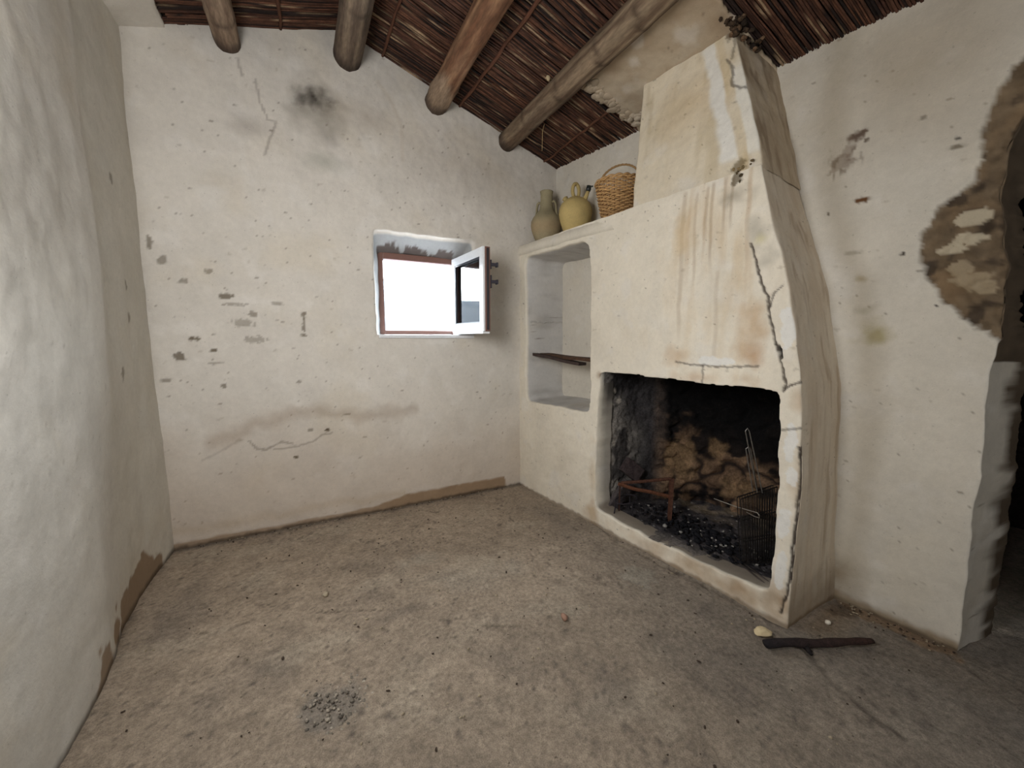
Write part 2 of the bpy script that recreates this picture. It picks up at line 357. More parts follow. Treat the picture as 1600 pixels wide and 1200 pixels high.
# ------------------------------------------------------------------ wall with the window
WIN = smooth_loop([(.447, 1.222), (1.165, 1.222), (1.155, 1.925), (.447, 1.918)], 120, .010, 1, 1)
wcx, wcz = .80, 1.56
def win_ex(d, t):
    def fn(P, A, Z):
        ia = np.interp(A, [.447, 1.16], [.492, 1.095]); iz = np.interp(Z, [1.222, 1.92], [1.232, 1.80])
        Q = np.c_[A * (1 - t) + ia * t, np.full(len(A), 2.81 + d), Z * (1 - t) + iz * t]; return Q
    return fn
def back_wall():
    ex = [(d, win_ex(d, t)) for d, t in ((.008, .0), (.02, .1), (.032, .2), (.044, .3), (.056, .4), (.068, .5), (.08, .6), (.092, .7), (.104, .8), (.116, .9), (.13, 1.0), (.22, 1.0), (.34, .8))]
    V, F, A, Z, D, H = gwall(-.80, 2.05, -.03, 3.16, .0095, lambda a, z: np.c_[a, np.full(a.shape, 2.81), z], [(WIN, ex)])
    P0 = V.copy(); V = wob(V, .009)
    V[:, 1] += .004 * fbm(P0, 18, 3, 2) * (D < .2) 
    C = washed(P0, WASH, 0.)
    P = P0
    C = mix(C, lin(180, 160, 140), (1 - sstep(.1, .95, Z + .25 * fbm(P, 3, 3, 7))) * .5)
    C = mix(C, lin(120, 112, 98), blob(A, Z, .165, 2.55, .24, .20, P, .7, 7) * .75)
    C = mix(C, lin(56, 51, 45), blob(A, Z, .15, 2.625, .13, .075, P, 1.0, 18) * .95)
    C = mix(C, lin(150, 136, 118), blob(A, Z, .42, 2.60, .22, .14, P, .5, 7, 2) * .5)
    C = mix(C, lin(150, 152, 138), blob(A, Z, .17, 2.28, .14, .07, P, .6, 8, 3) * .5)
    C = mix(C, lin(140, 128, 114), blob(A, Z, 1.25, 2.45, .75, .38, P, .5, 3, 12) * .38)
    C = mix(C, lin(140, 130, 120), blob(A, Z, -.22, 2.40, .12, .08, P, .6, 9, 5) * .4)
    C = mix(C, lin(150, 130, 108), (1 - sstep(.0, .07, seg_dist(A + .05 * fbm(P, 9, 2), Z + .05 * fbm(P, 9, 2, 8), [(-.472, .586), (-.275, .70), (-.139, .719), (.077, .749), (.307, .686), (.651, .701)]))) * .40)
    for a, z, ra, rz, f in ((-.369, 1.444, .035, .014, .8), (-.527, 1.196, .03, .010, .9), (-.608, 1.094, .022, .022, .8), (-.45, 1.131, .015, .008, .9), (-.25, 1.35, .02, .014, .6),
                            (.017, 1.352, .010, .02, .75), (.014, 1.29, .007, .04, .7), (.013, 1.225, .014, .010, .75), (-.681, .973, .02, .01, .6), (-.302, 1.293, .05, .02, .45), (-.244, 1.2, .05, .02, .45),
                            (-.552, 1.515, .02, .012, .6), (-.448, 1.574, .02, .012, .6), (-.12, 1.42, .03, .01, .5), (-.64, 1.62, .02, .02, .6), (-.69, 1.70, .012, .03, .7), (.114, .605, .014, .008, 1.), (-.08, .45, .012, .006, 1.),
                            (-.33, 1.40, .06, .006, .5), (-.45, 1.06, .03, .006, .5), (-.42, .93, .012, .012, .7), (.24, .7, .02, .006, .6), (.02, .62, .012, .01, .6), (-.03, .93, .01, .01, .6)):
        C = mix(C, lin(96, 84, 66), splash(A, Z, a, z, ra * 1.25, rz * 1.25, P, 45, a * 9) * f)
    for pts, w, dk in (([(-.234, 2.739), (-.215, 2.659)], .003, .6), ([(-.155, 2.652), (-.141, 2.538), (-.111, 2.46), (-.067, 2.454), (-.111, 2.357), (-.142, 2.263)], .003, .6),
                       ([(-.321, .586), (-.285, .534), (-.236, .524), (-.148, .565), (-.09, .545)], .003, .7), ([(-.19, .52), (-.044, .525), (.03, .544), (.08, .575), (.14, .585)], .0028, .65), ([(-.36, .60), (-.47, .54), (-.55, .50)], .002, .4)):
        C, d = crack(C, A, Z, P, pts, w, dk, lin(88, 74, 60))
    arc = seg_dist(A, Z, [(.509, 2.819), (.605, 2.711), (.65, 2.584), (.657, 2.386)]); C = mix(C, lin(190, 180, 165), (1 - sstep(.004, .02, arc)) * .5)
    # brown cement skirting daubed on the foot of the wall, grime at the very bottom
    top = np.interp(A, [-.9, -.72, -.55, -.3, .2, .42, .6, .95, 1.385, 1.40, 1.42, 2.1], [.02, .03, .035, .03, .03, .045, .085, .085, .085, .085, .0, .0]) + .012 * fbm(P, 12, 3)
    C = mix(C, lin(142, 116, 88), (1 - sstep(-.006, .008, Z - top)) * np.interp(A, [-.8, .2, .5, 1.4, 1.42], [.75, .75, .9, .9, 0]))
    C = mix(C, lin(70, 58, 46), (1 - sstep(.004, .022, Z + .012 * fbm(P, 25, 3, 3))) * .8)
    C = mix(C, lin(178, 158, 132), (1 - sstep(.0, .05, np.abs(Z - .10 - .04 * fbm(P, 6, 2, 4)))) * .35 * (A < .6))
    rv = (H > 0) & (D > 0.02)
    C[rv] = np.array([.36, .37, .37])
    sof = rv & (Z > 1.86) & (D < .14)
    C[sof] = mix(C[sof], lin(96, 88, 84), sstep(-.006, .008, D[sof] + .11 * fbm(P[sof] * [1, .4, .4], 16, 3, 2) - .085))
    return mesh_np('wall_back', V, F, C)
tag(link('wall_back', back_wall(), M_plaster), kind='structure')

# ------------------------------------------------------------------ left wall
DOOR_L = [(.10, -.1), (.10, 2.12), (.94, 2.12), (.94, -.1)]
def left_wall():
    def pos(a, z):
        k = sstep(.55, 1.15, z)
        xu = np.interp(a, [-1.8, 1.2, 1.5, 1.9, 2.05, 2.15, 2.22, 2.6, 2.81], [-.66, -.664, -.668, -.676, -.680, -.687, -.703, -.720, -.726])
        xl = np.interp(a, [-1.8, 1.2, 1.5, 1.75, 1.9, 2.15, 2.5, 2.7, 2.81], [-.66, -.665, -.668, -.674, -.685, -.732, -.735, -.722, -.715])
        return np.c_[xu * k + xl * (1 - k), a, z]
    ex = [(d, (lambda d: lambda P, A, Z: P - np.array([d, 0, 0]))(d)) for d in (.02, .1, .25, .40)]
    V, F, A, Z, D, H = gwall(-1.75, 2.85, -.03, 3.0, .0115, pos)
    P = V.copy(); V = wob(V, .008); V[:, 0] += .003 * fbm(P, 5, 2, 7) * (D == 0)
    C = washed(P, WASH * [1.0, 1.02, 1.03], 60., .35)
    C = mix(C, np.array([.62, .59, .51]), sstep(2.12, 2.2, A) * .5)
    C = mix(C, lin(142, 118, 92), splash(A, Z, 2.33, .03, .34, .16, P, 6, 3, .06) * .9)
    C = mix(C, lin(142, 118, 92), splash(A, Z, 1.80, .0, .10, .13, P, 8, 5, .08) * .85)
    C = mix(C, lin(80, 66, 52), (1 - sstep(.004, .03, Z + .014 * fbm(P, 22, 3, 3))) * .8)
    for a, z in ((2.45, 1.9), (2.5, 1.45), (2.48, 1.3), (2.35, 1.05)):
        C = mix(C, lin(110, 98, 80), splash(A, Z, a, z, .02, .03, P, 40, a * 3) * .6)
    return mesh_np('wall_left', V, F, C)
tag(link('wall_left', left_wall(), M_plaster), kind='structure')

# ------------------------------------------------------------------ right wall with the broken doorway
DOORWAY = smooth_loop([(.452, -.08), (.452, .3), (.451, .66), (.452, .95), (.455, 1.18), (.458, 1.30), (.462, 1.45), (.478, 1.58), (.486, 1.72), (.482, 1.86), (.472, 1.95), (.36, 2.0), (.1, 2.03), (-.30, 1.99), (-.36, 1.8), (-.36, -.08)], 220, .012, 4, 1)
PATCH = [(.447, 1.18), (.483, 1.222), (.567, 1.297), (.61, 1.37), (.655, 1.45), (.68, 1.53), (.672, 1.60), (.645, 1.69), (.60, 1.725), (.55, 1.76), (.535, 1.83), (.548, 1.90), (.545, 1.97), (.525, 2.08), (.485, 2.13), (.36, 2.20), (.0, 2.28), (-.4, 2.2), (-.5, 1.2), (.3, 1.0), (.43, 1.10)]
FBX = [(.885, -.1), (.905, .8), (1.0, 1.2), (1.2, 1.6), (1.85, 1.6), (1.96, 1.2), (1.96, -.1)]
def right_wall():
    def ex(d):
        def fn(P, A, Z):
            n = fbm(P, 7, 3, 2); hi = sstep(1.1, 1.3, Z)
            # the reveal: plastered and straight low down, ragged rubble higher up
            # plastered reveal runs back into the wall thickness; above, rubble falls away behind a ragged edge
            dd = d * (1 - .35 * hi)
            far = np.interp(Z, [0, .25, .55, .8, 1.2, 2.1], [.40, .30, .16, .12, .10, .16]) + .05 * fbm(P, 9, 3, 5)
            Q = P + np.c_[np.minimum(dd, 9), -.035 * sstep(.0, .3, dd) + n * .02 * hi, n * .03 * (d > .03) * hi]
            Q[:, 1] -= np.where(A < .2, -.07, 0) * 0
            return Q
        return fn
    V, F, A, Z, D, H = gwall(-1.75, 2.86, -.03, 2.80, .008, lambda a, z: np.c_[rw_x(a), a, z],
                             [(DOORWAY, [(d, ex(d)) for d in (.012, .03, .06, .10, .15, .21, .27)]), (FBX, [])])
    P = V.copy(); V = wob(V, .009)
    C = washed(P, WASH * [.98, .97, .93], 90.)
    C = mix(C, lin(158, 142, 118), blob(A, Z, .75, 2.25, .55, .4, P, .5, 4, 2) * .55)
    for a, z, ra, rz, f, c in ((.905, 2.06, .035, .028, .9, (84, 62, 48)), (.872, 2.03, .012, .010, .9, (80, 60, 46)), (.925, 2.01, .03, .05, .5, (110, 90, 74)), (.945, 1.965, .055, .045, .55, (104, 84, 68)), (.867, 1.787, .036, .013, 1., (98, 66, 38)),
                              (.712, 2.044, .02, .008, .6, (90, 80, 64)), (.605, 1.90, .028, .008, .8, (104, 94, 76)), (.607, 1.932, .008, .006, 1., (40, 32, 26)), (.72, 2.03, .007, .006, 1., (40, 32, 26)), (.98, 1.756, .008, .008, 1., (60, 50, 40)),
                              (.725, 1.54, .009, .009, 1., (50, 40, 32)), (.888, 1.573, .04, .012, .45, (96, 88, 70)), (.62, 1.33, .006, .006, 1., (40, 34, 28))):
        C = mix(C, lin(*c), splash(A, Z, a, z, ra, rz, P, 42, a * 11, .5) * f)
    st = fbm(P * [1, 1, .35], 60, 2, 4); C = mix(C, lin(92, 74, 60), sstep(.1, .35, st) * sstep(0, .4, blob(A, Z, .93, 1.98, .09, .09, P, .6, 12)) * .7)
    C = mix(C, lin(150, 138, 84), blob(A, Z, .79, 1.215, .085, .07, P, .9, 15, 3) * .75)
    C = mix(C, lin(150, 130, 84), blob(A, Z, .85, 1.455, .03, .02, P, .7, 22, 6) * .8)
    C = mix(C, lin(135, 128, 104), blob(A, Z, .82, 1.33, .05, .03, P, .9, 20, 7) * .5)
    # smears left by the mason, darker corner against the chimney
    C = mix(C, lin(140, 122, 96), blob(A, Z, .83, .12, .12, .14, P, .5, 10, 1) * .8)
    C = mix(C, lin(128, 106, 76), (1 - sstep(.012, .05, Z + .025 * fbm(P, 14, 3, 9))) * .8)
    C = mix(C, lin(70, 56, 42), (1 - sstep(.0, .016, Z + .012 * fbm(P, 25, 3, 3))) * .7)
    C = mix(C, lin(150, 136, 112), (1 - sstep(.0, .09, np.abs(A - 1.0 + .22 * sstep(2.2, .9, Z) + .03 * fbm(P, 6, 2)))) * .35)
    # exposed masonry: the plaster skin is gone, surface lies deeper, daubs of old plaster remain
    q = np.c_[fbm(P, 16, 3, 2), fbm(P, 16, 3, 12)] * .026 + np.c_[fbm(P, 60, 2, 2), fbm(P, 60, 2, 12)] * .012
    AQ, ZQ = A + q[:, 0], Z + q[:, 1]
    sd_ = seg_dist(AQ, ZQ, PATCH + PATCH[:1]) * np.where(pip(AQ, ZQ, PATCH), 1, -1); m = sstep(-.006, .006, sd_) * (H != 2)
    stone = lin(112, 96, 76)[None] * (1 + .55 * fbm(P, 9, 4, 2) + .5 * fbm(P, 34, 3, 4))[:, None]
    stone = mix(stone, lin(136, 112, 84), sstep(0, .4, fbm(P, 6, 3, 44)) * .6)
    stone = mix(stone, lin(62, 52, 43), sstep(.08, .32, fbm(P, 13, 4, 14)) * .8)
    C = C * (1 - m)[:, None] + stone * m[:, None]
    for a, z, ra, rz in ((.545, 1.647, .05, .028), (.552, 1.565, .05, .024), (.59, 1.535, .045, .020), (.535, 1.42, .055, .035), (.50, 1.385, .03, .03), (.57, 1.46, .04, .03)):
        w = splash(A, Z, a, z, ra, rz, P, 24, a * 5, .12) * m * .85
        C = mix(C, lin(192, 180, 156) if z > 1.5 else lin(160, 144, 118), w); V[:, 0] -= .010 * w
    rub = .020 + .026 * fbm(P, 8, 3, 5) + .020 * fbm(P, 24, 4, 15)
    V[:, 0] += rub * m * (D < .02) + .008 * fbm(P, 12, 3) * m
    rv = (H == 1) & (D > .005); lo = rv & (Z < 1.12)
    C[lo] = mix(washed(P[lo], np.array([.50, .46, .39]), 12), lin(84, 72, 58), sstep(.16, .21, D[lo] + .12 * fbm(P[lo], 10, 3, 3)))
    hi = rv & (Z >= 1.12); C[hi] = lin(82, 70, 56) * (1 + .5 * fbm(P[hi], 14, 3, 7))[:, None]
    V[rv] += (np.c_[fbm(P, 32, 3, 31), fbm(P, 32, 3, 41), fbm(P, 32, 3, 51)] * .022 * (.3 + sstep(.1, .25, D))[:, None] * sstep(.02, .1, D)[:, None] * (.3 + .7 * sstep(1.0, 1.25, Z))[:, None])[rv]
    return mesh_np('wall_right', V, F, C)
tag(link('wall_right', right_wall(), M_plaster), kind='structure')

# dark passage behind the broken doorway, and the closed rear wall
def shell_box(name, lo, hi, faces, c):
    b = MB(); x0, y0, z0 = lo; x1, y1, z1 = hi
    V = [(x0, y0, z0), (x1, y0, z0), (x1, y1, z0), (x0, y1, z0), (x0, y0, z1), (x1, y0, z1), (x1, y1, z1), (x0, y1, z1)]
    FF = {'top': (4, 7, 6, 5), 'y0': (0, 4, 5, 1), 'x1': (1, 5, 6, 2), 'y1': (2, 6, 7, 3)}
    b.add(V, [FF[k] for k in faces], c); return tag(b.obj(name, M_soot, smooth=False), kind='structure')
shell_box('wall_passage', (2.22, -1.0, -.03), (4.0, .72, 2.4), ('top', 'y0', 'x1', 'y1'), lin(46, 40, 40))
def rear_wall():
    dw = [(.1, -.1), (.1, 2.1), (1.0, 2.1), (1.0, -.1)]
    V, F, A, Z, D, H = gwall(-.85, 2.7, -.03, 3.16, .03, lambda a, z: np.c_[a, np.full(a.shape, -1.6), z])
    return mesh_np('wall_rear', V, F, washed(V, WASH, 130.))
tag(link('wall_rear', rear_wall(), M_plaster), kind='structure')

# ------------------------------------------------------------------ ceiling: roof deck, reed mats, cane binders, plaster skins
def slab(x0, x1, y0, y1, drop, name, mat, parent=None, col=(.3, .25, .2), th=.03, res=.03, rag=0.0, kind=None, painter=None):
    """a plate following the roof slope between x0 and x1, hanging drop below the slope line"""
    nx = max(2, int((x1 - x0) / res)); ny = max(2, int((y1 - y0) / res))
    X, Y = np.meshgrid(np.linspace(x0, x1, nx), np.linspace(y0, y1, ny)); X = X.ravel(); Y = Y.ravel()
    if rag:
        ex = sstep(.75, 1, np.abs((X - (x0 + x1) / 2) / ((x1 - x0) / 2))); ey = sstep(.75, 1, np.abs((Y - (y0 + y1) / 2) / ((y1 - y0) / 2)))
        q = np.c_[X, Y, X * 0]; X = X + ex * rag * fbm(q, 9, 3, 1); Y = Y + ey * rag * fbm(q, 9, 3, 5)
    Zr = roof_z(X) - drop; lo = np.c_[X, Y, Zr]; lo[:, 2] += fbm(lo, 4, 3, 3) * .010 * (rag > 0) + .006 * fbm(lo, 16, 3, 5) * (rag > 0)
    hi = np.c_[X, Y, Zr + th]; V = np.vstack([lo, hi]); n = len(X)
    i, j = np.meshgrid(np.arange(nx - 1), np.arange(ny - 1)); v = (j * nx + i).ravel()
    q1 = np.c_[v, v + nx, v + nx + 1, v + 1]; q2 = np.c_[v, v + 1, v + nx + 1, v + nx] + n
    bd = [(k, k + 1) for k in range(nx - 1)] + [((ny - 1) * nx + k + 1, (ny - 1) * nx + k) for k in range(nx - 1)] + [((k + 1) * nx, k * nx) for k in range(ny - 1)] + [(k * nx + nx - 1, (k + 1) * nx + nx - 1) for k in range(ny - 1)]
    q3 = np.array([(a, b, b + n, a + n) for a, b in bd])
    C = painter(V) if painter else np.repeat(np.asarray(col)[None], len(V), 0)
    return link(name, mesh_np(name, V, np.vstack([q1, q2, q3]), C), mat, parent)
ceil = slab(RIDGE_X, 2.75, -1.75, 3.05, -.02, 'ceiling', M_char, None, lin(60, 42, 32), .06, .2); ceil['kind'] = 'structure'
slab(-1.1, RIDGE_X, -1.75, 3.05, -.02, 'roof_deck', M_char, ceil, lin(60, 42, 32), .06, .2)

def reed_mat(x0, x1, y0, y1, seed, trim=None):
    rng = np.random.RandomState(seed); b_v = []; b_f = []; b_c = []; base = 0; n = 5; y = y0
    A0 = lin(66, 43, 34); A1 = lin(92, 61, 45); A2 = lin(42, 30, 26); FL = lin(160, 134, 106)
    while y < y1:
        r = rng.uniform(.0038, .0068); yy = y + r; y += r * 2 * rng.uniform(.86, 1.02)
        xa, xb = x0 + rng.uniform(-.012, .012), x1 + rng.uniform(-.02, .02)
        if trim: xa, xb = trim(yy, xa, xb, rng)
        if xb - xa < .05: continue
        m = max(3, int((xb - xa) / .05)); X = np.linspace(xa, xb, m)
        q = np.c_[X, np.full(m, yy), np.full(m, seed)]
        Yc = yy + fbm(q, 2.5, 2, 3) * .012 + fbm(q * [1, 20, 1], 3, 2, 9) * .004; Zc = roof_z(X) - .006 + rng.uniform(-.005, .004) + fbm(q * [1, 9, 1], 3, 2, 5) * .008
        t = rng.rand(); cb = A0 * (1 - t) + A1 * t; cb = cb * rng.uniform(.7, 1.2)
        if rng.rand() < .18: cb = A2
        c = np.repeat(cb[None], m, 0) * (1 + .35 * rng.normal(size=(m, 1)) * .5)
        k = 0
        while k < m:
            if rng.rand() < .042:
                L = rng.randint(1, 4); c[k:k + L] = FL * rng.uniform(.35, .95); k += L
            elif rng.rand() < .05:
                L = rng.randint(1, 5); c[k:k + L] = A2 * .6; k += L
            k += 1
        an = np.arange(n) / n * 2 * math.pi
        V = np.stack([np.repeat(X[:, None], n, 1), Yc[:, None] + r * np.cos(an)[None], Zc[:, None] + r * np.sin(an)[None]], -1).reshape(-1, 3)
        i, kk = np.meshgrid(np.arange(m - 1), np.arange(n), indexing='ij'); a = (i * n + kk).ravel(); b = (i * n + (kk + 1) % n).ravel()
        b_f.append(np.c_[a, b, b + n, a + n] + base); b_v.append(V); b_c.append(np.repeat(np.clip(c, 0, 1), n, 0)); base += len(V)
    return mesh_np('reed_mat', np.vstack(b_v), np.vstack(b_f), np.vstack(b_c))
def trimR(y, xa, xb, rng):
    xb = min(xb, rw_x(y) + .02)
    if 1.24 < y < 1.99: xb = 1.50 + rng.uniform(-.015, .02)
    return xa, xb
def trimL(y, xa, xb, rng): return xa + (.0 if rng.rand() < .7 else .03), xb
o = link('reed_mat', reed_mat(RIDGE_X + .0, 2.3, .3, 2.86, 3, trimR), M_reed, ceil); tag(o, 'reddish brown reed matting on the side of the ridge towards the fireplace', kind='stuff')
o = link('reed_mat', reed_mat(-.56, RIDGE_X, .3, 2.86, 4, trimL), M_reed, ceil); tag(o, 'dark reed matting on the side of the ridge towards the bare wall', kind='stuff')
def cane(x, y0, y1, r, x2=None):
    b = MB(); m = 26; ys = np.linspace(y0, y1, m); q = np.c_[np.full(m, x), ys, ys * 0]
    xs = np.linspace(x, x2 if x2 is not None else x, m) + fbm(q, 5, 2, 6) * .02; zs = roof_z(xs) - .017 + .003 * fbm(q, 8, 2)
    b.tube(np.c_[xs, ys, zs], [r * (1 + .12 * math.sin(k * 1.7)) for k in range(m)], 7, lin(92, 60, 44)); return b.obj('binder_cane', M_wood, ceil)
cane(.582, .3, 2.83, .009, .545); cane(1.138, .3, 2.83, .010, 1.06); cane(1.752, 2.02, 2.83, .008, 1.765); cane(-.02, .3, 2.83, .009)

def tan_plaster(V):
    C = washed(V, np.array([.40, .32, .225]), 44.); return mix(C, lin(140, 114, 86), sstep(.0, .4, fbm(V, 3, 3, 3)) * .5)
slab(1.44, 2.14, 1.235, 2.005, .028, 'plaster_skin', M_plaster, ceil, th=.03, res=.012, rag=.05, painter=tan_plaster)
slab(-.80, -.545, .2, 2.86, .030, 'plaster_skin', M_plaster, ceil, th=.04, res=.015, rag=.02, painter=lambda V: washed(V, WASH * .95, 14.))
# broken lip of plaster hanging at the corner of the skin, next to the hood
b = MB()
rl = np.random.RandomState(21)
for k in range(60):
    t = rl.rand(); x = 1.53 + .36 * t; z = rl.uniform(.5, 1.4)
    b.rock((x, 1.975 + rl.normal(0, .018), float(roof_z(np.array(x))) - rl.uniform(.014, .030)), (.030 * z, .022 * z, .008 * z), np.array([.40, .325, .235]) * rl.uniform(.75, 1.15), k, 2)
for k in range(18): b.rock((1.87 + rl.normal(0, .025), 1.96 - .18 * rl.rand(), 2.55 - rl.uniform(0, .05)), (.034 * rl.uniform(.5, 1), .026, .012), np.array([.46, .39, .30]) * rl.uniform(.8, 1.1), k + 60, 2)
b.obj('plaster_edge', M_plaster, ceil)['kind'] = 'stuff'

# ------------------------------------------------------------------ round log beams
def beam(x, zc, r, y0, y1, label, seed, c0, c1, dx=0., rings=(), pale_end=0., r1=None):
    n, m = 26, 150; ys = np.linspace(y1, y0, m); an = np.arange(n) / n * 2 * math.pi
    Y, T = np.meshgrid(ys, an, indexing='ij'); Y = Y.ravel(); T = T.ravel(); s = (y1 - Y)
    rr = r + ((r1 or r) - r) * s / (y1 - y0)
    D = np.c_[np.cos(T), s * .8, np.sin(T)]
    rad = rr * (1 + .08 * fbm(D * [1, 1.5, 1] + seed * 3, 1.2, 3) + .06 * fbm(D * [3, .8, 3] + seed, 1.5, 3, 9))
    C = np.repeat(c0[None], len(T), 0); C = mix(C, c1, sstep(-.2, .35, fbm(D * [4, 1.0, 4], 1.4, 4, seed + 3)))
    C = mix(C, c0 * .45, sstep(.15, .4, fbm(D * [7, .6, 7], 1.6, 3, seed + 13)) * .7)
    for ry in rings:
        d = np.abs(Y - ry + .012 * np.cos(T + seed)); rad = rad * (1 + .05 * np.exp(-(d / .012) ** 2)); C = mix(C, c0 * .5, np.exp(-(np.abs(d - .010) / .006) ** 2) * .8)
    if pale_end:
        w = sstep(.05, -.05, s - pale_end - .08 * np.sin(2 * T) - .06 * fbm(D, 4, 2)); C = mix(C, lin(150, 132, 112), w * .75); rad = rad + w * (.006 + .016 * fbm(D * [2, 5, 2], 2.2, 3, 5))
    C = mix(C, lin(52, 42, 38), sstep(.14, .05, s + .03 * fbm(D, 5, 2)) * .75)
    xm = x + dx * s / (y1 - y0)
    V = np.c_[xm + rad * np.cos(T) + .010 * fbm(np.c_[s * 0, s, s * 0], 1.3, 2, seed), Y, zc + rad * np.sin(T) + .008 * fbm(np.c_[s * 0, s, s * 0], 1.3, 2, seed + 5)]
    i, k = np.meshgrid(np.arange(m - 1), np.arange(n), indexing='ij'); a = (i * n + k).ravel(); bb = (i * n + (k + 1) % n).ravel()
    Q = [tuple(q) for q in np.c_[a, bb, bb + n, a + n]] + [tuple(range(n)), tuple((m - 1) * n + n - 1 - k for k in range(n))]
    o = link('beam', mesh_np('beam', V, Q, C), M_wood); return tag(o, label, 'beam', 'round log beams under the reed ceiling', 'thing')
GREY0, GREY1 = lin(96, 78, 62), lin(138, 120, 98)
RED0, RED1 = lin(104, 72, 52), lin(150, 116, 88)
beam(-.278, 2.812, .062, -1.6, 2.84, 'thin pale log beam nearest the bare side wall', 1, lin(120, 100, 84), lin(152, 132, 112), rings=(2.6, 2.2))
beam(.333, 2.918, .080, -1.6, 2.84, 'thick dark log beam under the roof ridge, above the smoky smudge', 2, lin(94, 80, 68), lin(132, 116, 98), rings=(2.35,))
beam(.89, 2.800, .072, -1.6, 2.84, 'reddish log beam with a whitish plaster-splashed end', 3, RED0, RED1, pale_end=.32, dx=-.02)
beam(1.432, 2.668, .070, -1.6, 2.84, 'greyish ringed log beam closest to the fireplace hood', 4, GREY0, GREY1, rings=(2.45, 2.08, 1.72, 1.45), r1=.082, dx=-.02)

# straw and a cocoon caught in the ceiling
b = MB(); b.tube([(1.545, 2.466, 2.665), (1.57, 2.53, 2.65), (1.60, 2.58, 2.62), (1.602, 2.585, 2.55)], .0022, 5, lin(190, 165, 120))
tag(b.obj('straw', M_reed), 'pale straw dangling from the reeds beside the ringed beam', 'straw')
b = MB(); b.rock((1.36, 2.13, 2.725), (.018, .016, .014), lin(196, 176, 140), 3, 2); tag(b.obj('wasp_nest', M_plaster), 'small whitish mud nest stuck on top of the ringed beam', 'nest')

# ------------------------------------------------------------------ window
win = bpy.data.objects.new('window_1', None); COL.objects.link(win); win.location = (.79, 2.94, 1.24); win['kind'] = 'structure'
def wchild(b, name, mat, parent, label=None):
    o = b.obj(name, mat, parent, False); o.matrix_parent_inverse = Matrix.Translation(-win.location); 
    if label: o['label'] = label
    return o
BR = lin(122, 88, 78); WH = np.array([.78, .80, .82]); GK = lin(40, 40, 46)
X0, X1, Z0, Z1, YF = .488, 1.10, 1.232, 1.802, 2.935
bw = .036
b = MB()
for lo, hi in (((X0, YF, Z0), (X0 + bw, YF + .06, Z1)), ((X1 - bw - .012, YF, Z0), (X1, YF + .06, Z1)), ((X0 + bw, YF, Z1 - bw - .008), (X1 - bw, YF + .06, Z1)), ((X0 + bw, YF, Z0), (X1 - bw, YF + .06, Z0 + bw - .004))): b.box(lo, hi, BR, bev=.004)
frame = wchild(b, 'window_frame', M_frame, win, 'brown window frame')
b = MB()
b.box((X0 + bw, YF + .03, Z0 + bw - .006), (X0 + bw + .008, YF + .055, Z1 - bw), GK); b.box((X1 - bw - .022, YF + .03, Z0 + bw - .006), (X1 - bw - .014, YF + .055, Z1 - bw), GK)
o = b.obj('rebate_seal', M_frame, frame, False); 
b = MB(); b.box((.46, 2.80, 1.206), (1.15, 2.945, 1.232), np.array([.72, .73, .74]), bev=.006); wchild(b, 'window_sill', M_frame, win, 'white sill')
# opened sash: hinged at the right, swung into the room
HX, HY = 1.052, 2.930; ang = math.radians(93.0); SW = .53; T = .05; sz0, sz1 = 1.252, 1.792; sb = .055
Ms = Matrix.Translation((HX, HY, 0)) @ Matrix.Rotation(ang, 4, 'Z')       # local: -x runs from hinge to free edge, +y is the outer face
def sash_frame(y0, y1, c, name, parent):
    b = MB()
    for lo, hi in (((-SW, y0, sz0), (-SW + sb, y1, sz1)), ((-sb, y0, sz0), (0, y1, sz1)), ((-SW + sb, y0, sz1 - sb), (-sb, y1, sz1)), ((-SW + sb, y0, sz0), (-sb, y1, sz0 + sb))): b.box(lo, hi, c, Ms, .003)
    return b
sash = wchild(sash_frame(-.022, .016, BR, 's', None), 'window_sash', M_frame, win, 'opened sash with brown inner face')
def schild(b, name, mat, label=None):
    o = b.obj(name, mat, sash, False)
    if label: o['label'] = label
    return o
schild(sash_frame(.016, .030, WH, 's', None), 'outer_facing', M_frame, 'white outer face of the sash')
b = MB()
for lo, hi in (((-SW + sb, .010, sz0 + sb), (-SW + sb + .010, .026, sz1 - sb)), ((-sb - .010, .010, sz0 + sb), (-sb, .026, sz1 - sb)), ((-SW + sb, .010, sz1 - sb - .010), (-sb, .026, sz1 - sb)), ((-SW + sb, .010, sz0 + sb), (-sb, .026, sz0 + sb + .010))): b.box(lo, hi, GK, Ms)
schild(b, 'glazing_bead', M_frame, 'dark glazing seal')
b = MB(); b.box((-SW + sb - .005, -.003, sz0 + sb - .005), (-sb + .005, .003, sz1 - sb + .005), (.9, .9, .9), Ms); schild(b, 'glass_pane', M_glass)
b = MB(); b.box((-SW - .006, -.010, sz0 + .01), (-SW + .002, .004, sz1 - .01), GK, Ms); schild(b, 'edge_strip', M_frame, 'dark locking strip on the free edge')
b = MB()
for zc, hh in ((1.685, .030), (1.575, .042)):
    b.box((-SW + .010, -.040, zc - hh), (-SW + .034, -.020, zc + hh), lin(58, 56, 66), Ms, .004)
    b.box((-SW + .006, -.078, zc - .010), (-SW + .030, -.036, zc + .010), lin(58, 56, 66), Ms, .005)
    b.box((-SW + .004, -.086, zc - .016), (-SW + .032, -.074, zc + .016), lin(58, 56, 66), Ms, .005)
schild(b, 'handle', M_blk, 'dark metal latch handle')
b = MB(); b.box((-SW, -.016, sz0 - .016), (-.02, .034, sz0 - .002), WH, Ms, .003); schild(b, 'drip_rail', M_frame, 'white rail along the foot of the sash')
b = MB()
for zc in (1.31, 1.73): b.tube([Ms @ Vector((.006, -.012, zc - .03)), Ms @ Vector((.006, -.012, zc + .03))], .007, 10, lin(70, 68, 72))
schild(b, 'hinge', M_blk)

